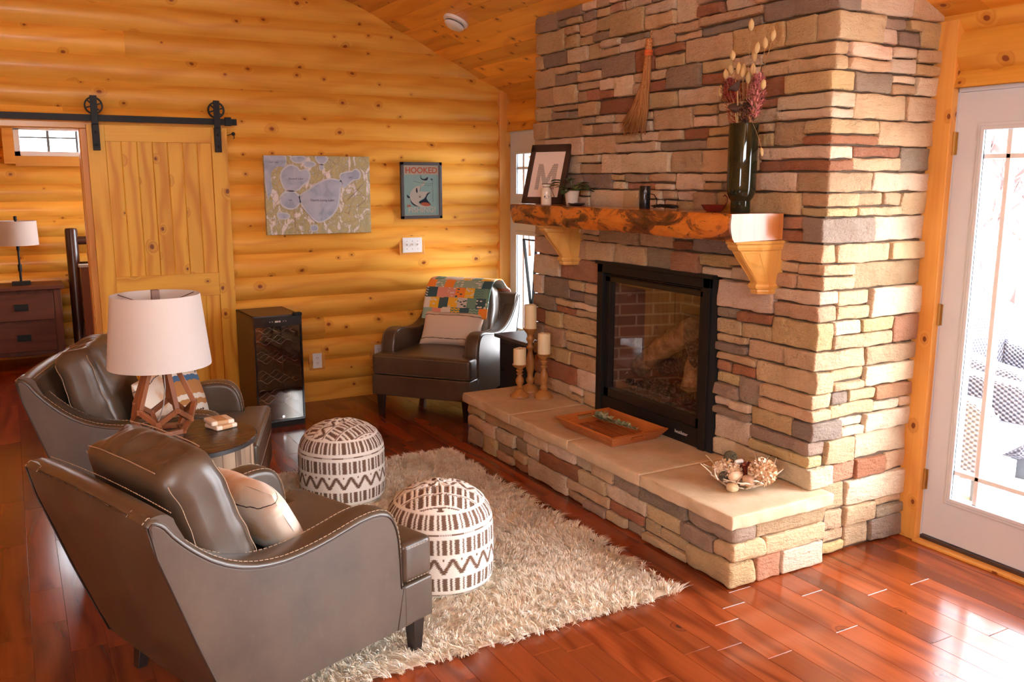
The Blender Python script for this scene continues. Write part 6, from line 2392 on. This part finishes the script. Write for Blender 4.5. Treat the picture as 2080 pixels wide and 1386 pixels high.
petal_ball('small cream flower head at the left side of the twig bowl', 'cream_flower_head', (-0.055, 0.075, 0.072), 0.030, ((0.60, 0.32, 0.14), (0.80, 0.60, 0.42), (0.88, 0.76, 0.62)), 60, 0.012, seed=2)
petal_ball('tan flower head tucked beside the dark twig ball', 'tan_flower_head', (-0.015, 0.072, 0.078), 0.030, ((0.55, 0.26, 0.08), (0.72, 0.45, 0.22), (0.80, 0.60, 0.4)), 50, 0.014, seed=3)
petal_ball('pale sola flower ball in the middle of the twig bowl', 'sola_flower_ball', (-0.030, 0.015, 0.070), 0.036, ((0.60, 0.36, 0.18), (0.78, 0.58, 0.40), (0.86, 0.74, 0.60)), 70, 0.013, seed=4)
petal_ball('dark red-brown dried petals heaped in the back of the twig bowl', 'red_petal_cluster', (0.045, 0.005, 0.062), 0.036, ((0.14, 0.015, 0.008), (0.26, 0.04, 0.015), (0.40, 0.12, 0.06)), 60, 0.018, seed=5)


def twig_ball(label, c, R_, col_, seed):
    b = MB()
    rp_ = random.Random(seed)
    for k in range(26):
        ax_ = Vector((rp_.gauss(0, 1), rp_.gauss(0, 1), rp_.gauss(0, 1))).normalized()
        s_ = ax_.orthogonal().normalized()
        off = ax_ * R_ * rp_.uniform(-0.45, 0.45)
        rr_k = math.sqrt(max(1e-5, R_ * R_ - off.length_squared))
        b.tube([off + (Matrix.Rotation(j * 0.3142, 3, ax_) @ s_) * rr_k for j in range(20)], 0.0011, 4, closed=True)
    t = tag(b.build('twig_ball', plain('twig_ball_tone', col_, 0.8), None, smooth=180), label, 'potpourri', 'dark twig balls')
    t.location = BC + Vector(c)
twig_ball('dark green twig ball at the back of the bowl, the higher of two', (0.012, 0.082, 0.112), 0.030, (0.13, 0.11, 0.06), 4)
twig_ball('dark twig ball low at the front of the bowl', (-0.062, 0.035, 0.048), 0.024, (0.10, 0.085, 0.06), 8)
for lab, nm, c, s_, m_ in (('pale round river stone at the front foot of the twig bowl', 'river_stone', (-0.072, -0.028, 0.0195), (0.026, 0.024, 0.019), plain('river_stone', (0.72, 0.56, 0.32), 0.5)),
                           ('cream carved seed pod lying in the front of the bowl', 'carved_pod', (-0.05, -0.020, 0.066), (0.036, 0.020, 0.020), plain('carved_pod', (0.74, 0.52, 0.34), 0.7)),
                           ('beige shell-like pod at the front right of the bowl', 'shell_pod', (-0.015, -0.065, 0.050), (0.020, 0.030, 0.026), plain('shell_pod', (0.62, 0.42, 0.28), 0.6)),
                           ('white tumbled shell resting at the back of the bowl', 'white_shell', (0.015, 0.03, 0.108), (0.024, 0.009, 0.010), plain('white_shell', (0.82, 0.76, 0.68), 0.4))):
    b = MB()
    V, F = rbox(s_[0], s_[1], s_[2], min(s_) * 0.98, 0.006)
    b.add([Vector(v) * (1 + 0.08 * mn.noise(Vector(v) * 60)) for v in V], F)
    t = tag(b.build(nm, m_, None, smooth=180), lab, 'potpourri')
    t.location = BC + Vector(c)

# ------------------------------------------------------------------ fire tool stand by the far door
fs = thing('folding_stand', 'slim black folding stand in front of the far glass door', 'stand', (-0.12, -0.62, 0.0))
b = MB(); b.bar((0, 0.14, 1.225), (0, -0.02, 0.50), 0.012, 0.02); b.bar((0, -0.02, 0.50), (0.0, -0.16, 0.0), 0.012, 0.02); b.build('leg', m_black, fs)
b = MB(); b.bar((0.015, -0.03, 1.225), (0.015, 0.04, 0.50), 0.012, 0.02); b.bar((0.015, 0.04, 0.50), (0.015, 0.16, 0.0), 0.012, 0.02); b.build('leg', m_black, fs)
b = MB(); b.bar((0.007, 0.155, 1.222), (0.007, -0.045, 1.222), 0.014, 0.012); b.build('top_bar', m_black, fs)

# ------------------------------------------------------------------ bedroom
m_dkw = wood('dark_bedroom_wood', (0.13, 0.035, 0.013), (0.07, 0.018, 0.007), knot=0, rough=0.55, contrast=0.6)
ns = thing('nightstand', 'dark wood two-drawer nightstand under the bedroom window', 'nightstand', (-3.62, 2.62, 0.0))
b = MB(); b.box(-0.36, 0.355, -0.24, 0.22, 0.715, 0.745); b.build('top', m_dkw, ns, bevel=0.003)
b = MB(); b.box(-0.33, 0.325, -0.20, 0.20, 0.12, 0.715); b.box(0.265, 0.325, -0.212, -0.20, 0.0, 0.715); b.box(-0.33, -0.27, -0.212, -0.20, 0.0, 0.715); b.build('cabinet', m_dkw, ns, grain='z', bevel=0.003)
for z0, z1 in ((0.44, 0.68), (0.16, 0.41)):
    b = MB(); b.box(-0.262, 0.258, -0.216, -0.20, z0, z1); d_ = b.build('drawer', m_dkw, ns, bevel=0.003)
    b = MB(); b.box(-0.055, 0.055, -0.224, -0.216, (z0 + z1) / 2 - 0.03, (z0 + z1) / 2 + 0.03); b.bar((-0.045, -0.232, (z0 + z1) / 2 - 0.012), (0.045, -0.232, (z0 + z1) / 2 - 0.012), 0.008, 0.01); b.build('pull', m_black, d_)
for sx in (-1, 1):
    b = MB(); b.box(sx * 0.295 - 0.03 - 0.002, sx * 0.295 + 0.03 - 0.002, 0.13, 0.19, 0, 0.12); b.build('leg', m_dkw, ns)
bl_ = thing('bedside_lamp', 'bedside lamp with white drum shade and thin black stem on the nightstand', 'lamp', (-3.60, 2.60, 0.7455))
b = MB(); b.box(-0.075, 0.075, -0.06, 0.06, 0.0, 0.03); b.build('base', m_black, bl_, bevel=0.003)
b = MB(); b.lathe([(0.010, 0.03), (0.010, 0.12), (0.017, 0.125), (0.017, 0.18), (0.009, 0.19), (0.009, 0.31), (0.014, 0.315), (0.014, 0.38), (0.008, 0.39), (0.008, 0.56)], 14); b.build('pole', m_black, bl_, smooth=40)
b = MB(); b.lathe([(0.172, 0.36), (0.166, 0.575), (0.163, 0.575), (0.169, 0.36), (0.172, 0.36)], 56, cap=False); b.build('lamp_shade', m_shade, bl_, smooth=40)
b = MB()
for k in range(3):
    a = 0.4 + 2.094 * k
    b.tube([(0, 0, 0.565), (0.166 * math.cos(a), 0.166 * math.sin(a), 0.568)], 0.002, 5)
b.lathe([(0.008, 0.56), (0.008, 0.575), (0.014, 0.58), (0.014, 0.615), (0.0, 0.62)], 12); b.build('finial', m_black, bl_, smooth=40)
m_bed = plain('dark_log_bed', (0.055, 0.016, 0.010), 0.28)
bed = thing('log_bed', 'dark log bed with tall round post and red-brown end board in the bedroom', 'bed', (-2.35, 1.85, 0.0))
for x in (-0.80, 0.80):
    b = MB(); b.lathe([(0.055, 0), (0.055, 1.215), (0.048, 1.235), (0, 1.24)], 20, c=(x, 0.93, 0)); b.build('head_post', m_bed, bed, smooth=40)
b = MB()
for z in (0.62, 0.88, 1.12):
    b.tube([(-0.80, 0.93, z), (0.80, 0.93, z)], 0.04, 12)
b.build('head_rail', m_bed, bed, smooth=40)
g = G('footboard_red_brown', 0.25); g.set('Base Color', (0.115, 0.026, 0.012)); m_foot = g.m
b = MB(); b.box(-0.86, 0.86, -0.98, -0.90, 0.10, 1.03); b.build('footboard', m_foot, bed, bevel=0.006)
b = MB(); b.box(-0.87, 0.87, -0.99, -0.89, 1.03, 1.05); b.build('footboard_cap', plain('worn_silver_edge', (0.35, 0.32, 0.32), 0.4), bed, bevel=0.002)
b = MB(); V, F = rbox(0.76, 0.90, 0.14, 0.06, 0.15); b.add([Vector(v) + Vector((0, 0.0, 0.46)) for v in V], F); b.build('mattress', plain('tan_bedding', (0.35, 0.22, 0.16), 0.9), bed, smooth=180)
b = MB(); b.box(-0.76, 0.76, -0.9, 0.9, 0.16, 0.34); b.build('bed_frame', m_bed, bed)
for x, lab in ((-0.36, 'brown and cream patterned pillow against the log bed headboard'),):
    pw_ = pillow('bed_pillow', lab, Matrix.Translation((-2.35 + x, 2.62, 0.80)) @ Matrix.Rotation(math.radians(-20), 4, 'X'), 0.66, 0.44, 0.16, [pillow_mat('bed_pillow_print', (0.42, 0.24, 0.17), [(0.5, 0.05, (0.7, 0.6, 0.5), 1)])], seed=21)
tw = thing('twig_bunch', 'bunch of thin bare twigs standing beside the end of the log bed', 'decoration', (-3.27, 0.82, 0.0))
b = MB()
rt2 = random.Random(31)
for k in range(22):
    a, l_ = rt2.uniform(0, 6.28), rt2.uniform(0.3, 0.62)
    sx, sy = 0.09 * math.cos(a), 0.09 * math.sin(a)
    b.tube([(0.01 * math.cos(a), 0.01 * math.sin(a), 0.02), (sx * 0.35, sy * 0.35, l_ * 0.5), (sx, sy, l_)], [0.0022, 0.0016, 0.0008], 4)
b.build('twigs', plain('dry_twig', (0.20, 0.11, 0.06), 0.8), tw)

# ------------------------------------------------------------------ outside: deck, ground, furniture, trees
g = G('deck_board', 0.8)
g.set('Base Color', g.ramp(g.attr('tone'), [(0, (0.52, 0.48, 0.46)), (1, (0.64, 0.60, 0.58))]))
b = MB()
x = 0.13
while x < 4.2:
    b.box(x, x + 0.135, -9.5, 3.0, -0.13, -0.10)
    x += 0.142
struct(b.build('deck_floor', g.m, None, grain='y'))
g = G('snowy_ground', 0.95)
_n = g.noise(g.obj(), 0.9, 5, 0.6)
g.set('Base Color', g.ramp(_n, [(0.35, (0.42, 0.36, 0.31)), (0.5, (0.74, 0.73, 0.74)), (0.8, (0.82, 0.83, 0.86))]))
b = MB(); b.add([(4.0, -60, -0.7), (90, -60, -0.7), (90, 90, 0.6), (4.0, 90, -0.7)], [(0, 1, 2, 3)])
b.add([(-90, -60, -0.72), (4.0, -60, -0.7), (4.0, 90, -0.7), (-90, 90, -0.72)], [(0, 1, 2, 3)])
struct(b.build('ground', g.m))
m_post = plain('pinkish_log_post', (0.20, 0.10, 0.08), 0.8)
for i, (x, y) in enumerate(((3.75, -2.25), (3.75, 1.2), (3.75, 4.6), (3.75, -5.8))):
    b = MB(); b.lathe([(0.09, -0.10), (0.085, 2.6)], 20)
    t = tag(b.build('deck_post', m_post, None, smooth=40), 'round log post of the outdoor deck', 'post', 'log deck posts')
    t.location = (x, y, 0)

m_wick = None
g = G('grey_wicker', 0.6)
_u, _v, _uv = g.uv()
_chk = g.math('MULTIPLY', g.math('SINE', g.math('MULTIPLY', _u, 150.0)), g.math('SINE', g.math('MULTIPLY', _v, 210.0)))
g.set('Base Color', g.ramp(g.math('MULTIPLY_ADD', _chk, 0.5, 0.5), [(0.3, (0.04, 0.04, 0.055)), (0.6, (0.15, 0.15, 0.19))]))
g.bump(_chk, 0.8, 0.006)
m_wick = g.m
m_wdark = plain('dark_wicker_end', (0.05, 0.06, 0.075), 0.6)


def wicker_chair(label, loc, rz):
    t = thing('wicker_chair', label, 'patio chair', loc, rz, 'wicker patio chairs')
    # arms at y = +-0.30, front +x
    for sg in (1, -1):
        b = MB()
        prof_ = [(-0.34, 0.12), (0.28, 0.12), (0.30, 0.30), (0.30, 0.48), (0.27, 0.545), (0.20, 0.575), (-0.05, 0.60), (-0.34, 0.66)]
        b.prism(prof_, sg * 0.31 - 0.07, sg * 0.31 + 0.07, 'y')
        b.build('arm_panel', m_wick, t, grain='x', bevel=0.03, seg=3, smooth=60)
        b = MB(); b.box(0.302, 0.309, sg * 0.31 - 0.06, sg * 0.31 + 0.06, 0.13, 0.50); b.build('arm_end', m_wdark, t, bevel=0.004)
        for xx in (-0.30, 0.265):
            b = MB(); b.box(xx - 0.03, xx + 0.03, sg * 0.31 - 0.045, sg * 0.31 + 0.045, 0.0, 0.14); b.build('leg', m_wdark, t)
    b = MB(); b.box(-0.40, -0.33, -0.34, 0.34, 0.12, 0.86); b.build('backrest', m_wick, t, grain='z', bevel=0.03, seg=3, smooth=60)
    b = MB(); b.box(-0.33, 0.28, -0.265, 0.265, 0.22, 0.34); b.build('seat', m_wick, t, bevel=0.01)
    return t


wch = wicker_chair('grey wicker patio chair just outside the glass door', (1.25, -3.38, -0.10), math.radians(-80))
dup(wch, (2.28, -3.12, -0.10), math.radians(-95), 'grey wicker patio chair farther out at the far side of the outdoor table')
ot = thing('outdoor_table', 'pale outdoor table behind the wicker chair on the deck', 'outdoor table', (1.62, -2.35, -0.10))
b = MB(); b.box(-0.75, 0.75, -0.45, 0.45, 0.68, 0.72); b.build('tabletop', plain('pale_table', (0.66, 0.65, 0.66), 0.5), ot, bevel=0.006)
for sx in (-1, 1):
    for sy in (-1, 1):
        b = MB(); b.box(sx * 0.66 - 0.03, sx * 0.66 + 0.03, sy * 0.38 - 0.03, sy * 0.38 + 0.03, 0, 0.68); b.build('leg', plain('table_leg_grey', (0.3, 0.3, 0.32), 0.5), ot)
og = tag(MB().lathe([(0.0, 0), (0.10, 0.0), (0.15, 0.06), (0.16, 0.14), (0.14, 0.21), (0.12, 0.22), (0.11, 0.20), (0, 0.16)], 28, cap=False).build('orange_pot', plain('orange_clay', (0.75, 0.20, 0.06), 0.6), None, smooth=40), 'orange clay pot on the outdoor table behind the wicker chair', 'pot')
og.location = (1.12, -2.55, 0.622)

g = G('fieldstone', 0.9)
g.set('Base Color', (0.50, 0.46, 0.44))
b = MB(); V, F = rbox(0.28, 0.22, 0.16, 0.13, 0.08); b.add([Vector(v) * (1 + 0.25 * mn.noise(Vector(v) * 4)) for v in V], F)
rk = tag(b.build('garden_boulder', g.m, None, smooth=60), 'boulder lying on the snowy ground outside the glass doors', 'boulder', 'boulders in the snow')
rk.location = (8.4, 1.0, -0.6)
rr4 = random.Random(5)
for k in range(16):
    c = rk.copy(); COL.objects.link(c)
    t_ = rr4.uniform(8, 16)
    c.location = (t_, -4.184 + t_ * rr4.uniform(0.57, 0.68), -0.58)
    s_ = rr4.uniform(0.6, 1.5); c.scale = (s_, s_, s_); c.rotation_euler = (0, 0, rr4.uniform(0, 6))

m_bark = plain('grey_pink_bark', (0.09, 0.045, 0.04), 0.9)


def tree(seed, h, loc, label):
    r4 = random.Random(seed)
    b = MB()
    def branch(p, d, l_, r_, depth):
        pts, c, dd = [p], p, d
        for i in range(4):
            dd = (dd + Vector((r4.gauss(0, .13), r4.gauss(0, .13), r4.gauss(0, .08)))).normalized()
            c = c + dd * l_ / 4
            pts.append(c)
        b.tube(pts, [r_ * (1 - 0.13 * i) for i in range(5)], 5 if depth else 8)
        if depth < 3:
            for k in range((7, 5, 4)[depth]):
                q_ = pts[r4.randint(1, 4)]
                nd = (dd + Vector((r4.gauss(0, .8), r4.gauss(0, .8), r4.uniform(0, .6)))).normalized()
                branch(q_, nd, l_ * r4.uniform(.35, .6), r_ * .42, depth + 1)
    branch(Vector((0, 0, -0.05)), Vector((0, 0, 1)), h, 0.10 * h / 6, 0)
    t = tag(b.build('bare_tree', m_bark, None, smooth=180), label, 'tree', 'bare trees beyond the deck')
    t.location = loc
    return t


t0 = tree(1, 6.5, (11.0, 2.6, -0.65), 'bare winter tree beyond the deck')
t1 = tree(2, 5.0, (14.0, 5.0, -0.6), 'bare winter tree beyond the deck')
t2 = tree(3, 2.6, (9.5, 1.6, -0.65), 'bare winter tree beyond the deck')
r5 = random.Random(8)
for k in range(22):
    c = (t0, t1, t2)[k % 3].copy(); COL.objects.link(c)
    X_ = r5.uniform(10, 30)
    sl = r5.uniform(0.54, 0.72) if k < 15 else r5.uniform(1.6, 1.85)
    c.location = (X_, (-4.184 if k < 15 else -0.25) + X_ * sl, -0.6)
    c.rotation_euler = (0, 0, r5.uniform(0, 6))
    s_ = r5.uniform(0.8, 1.4); c.scale = (s_, s_, s_)
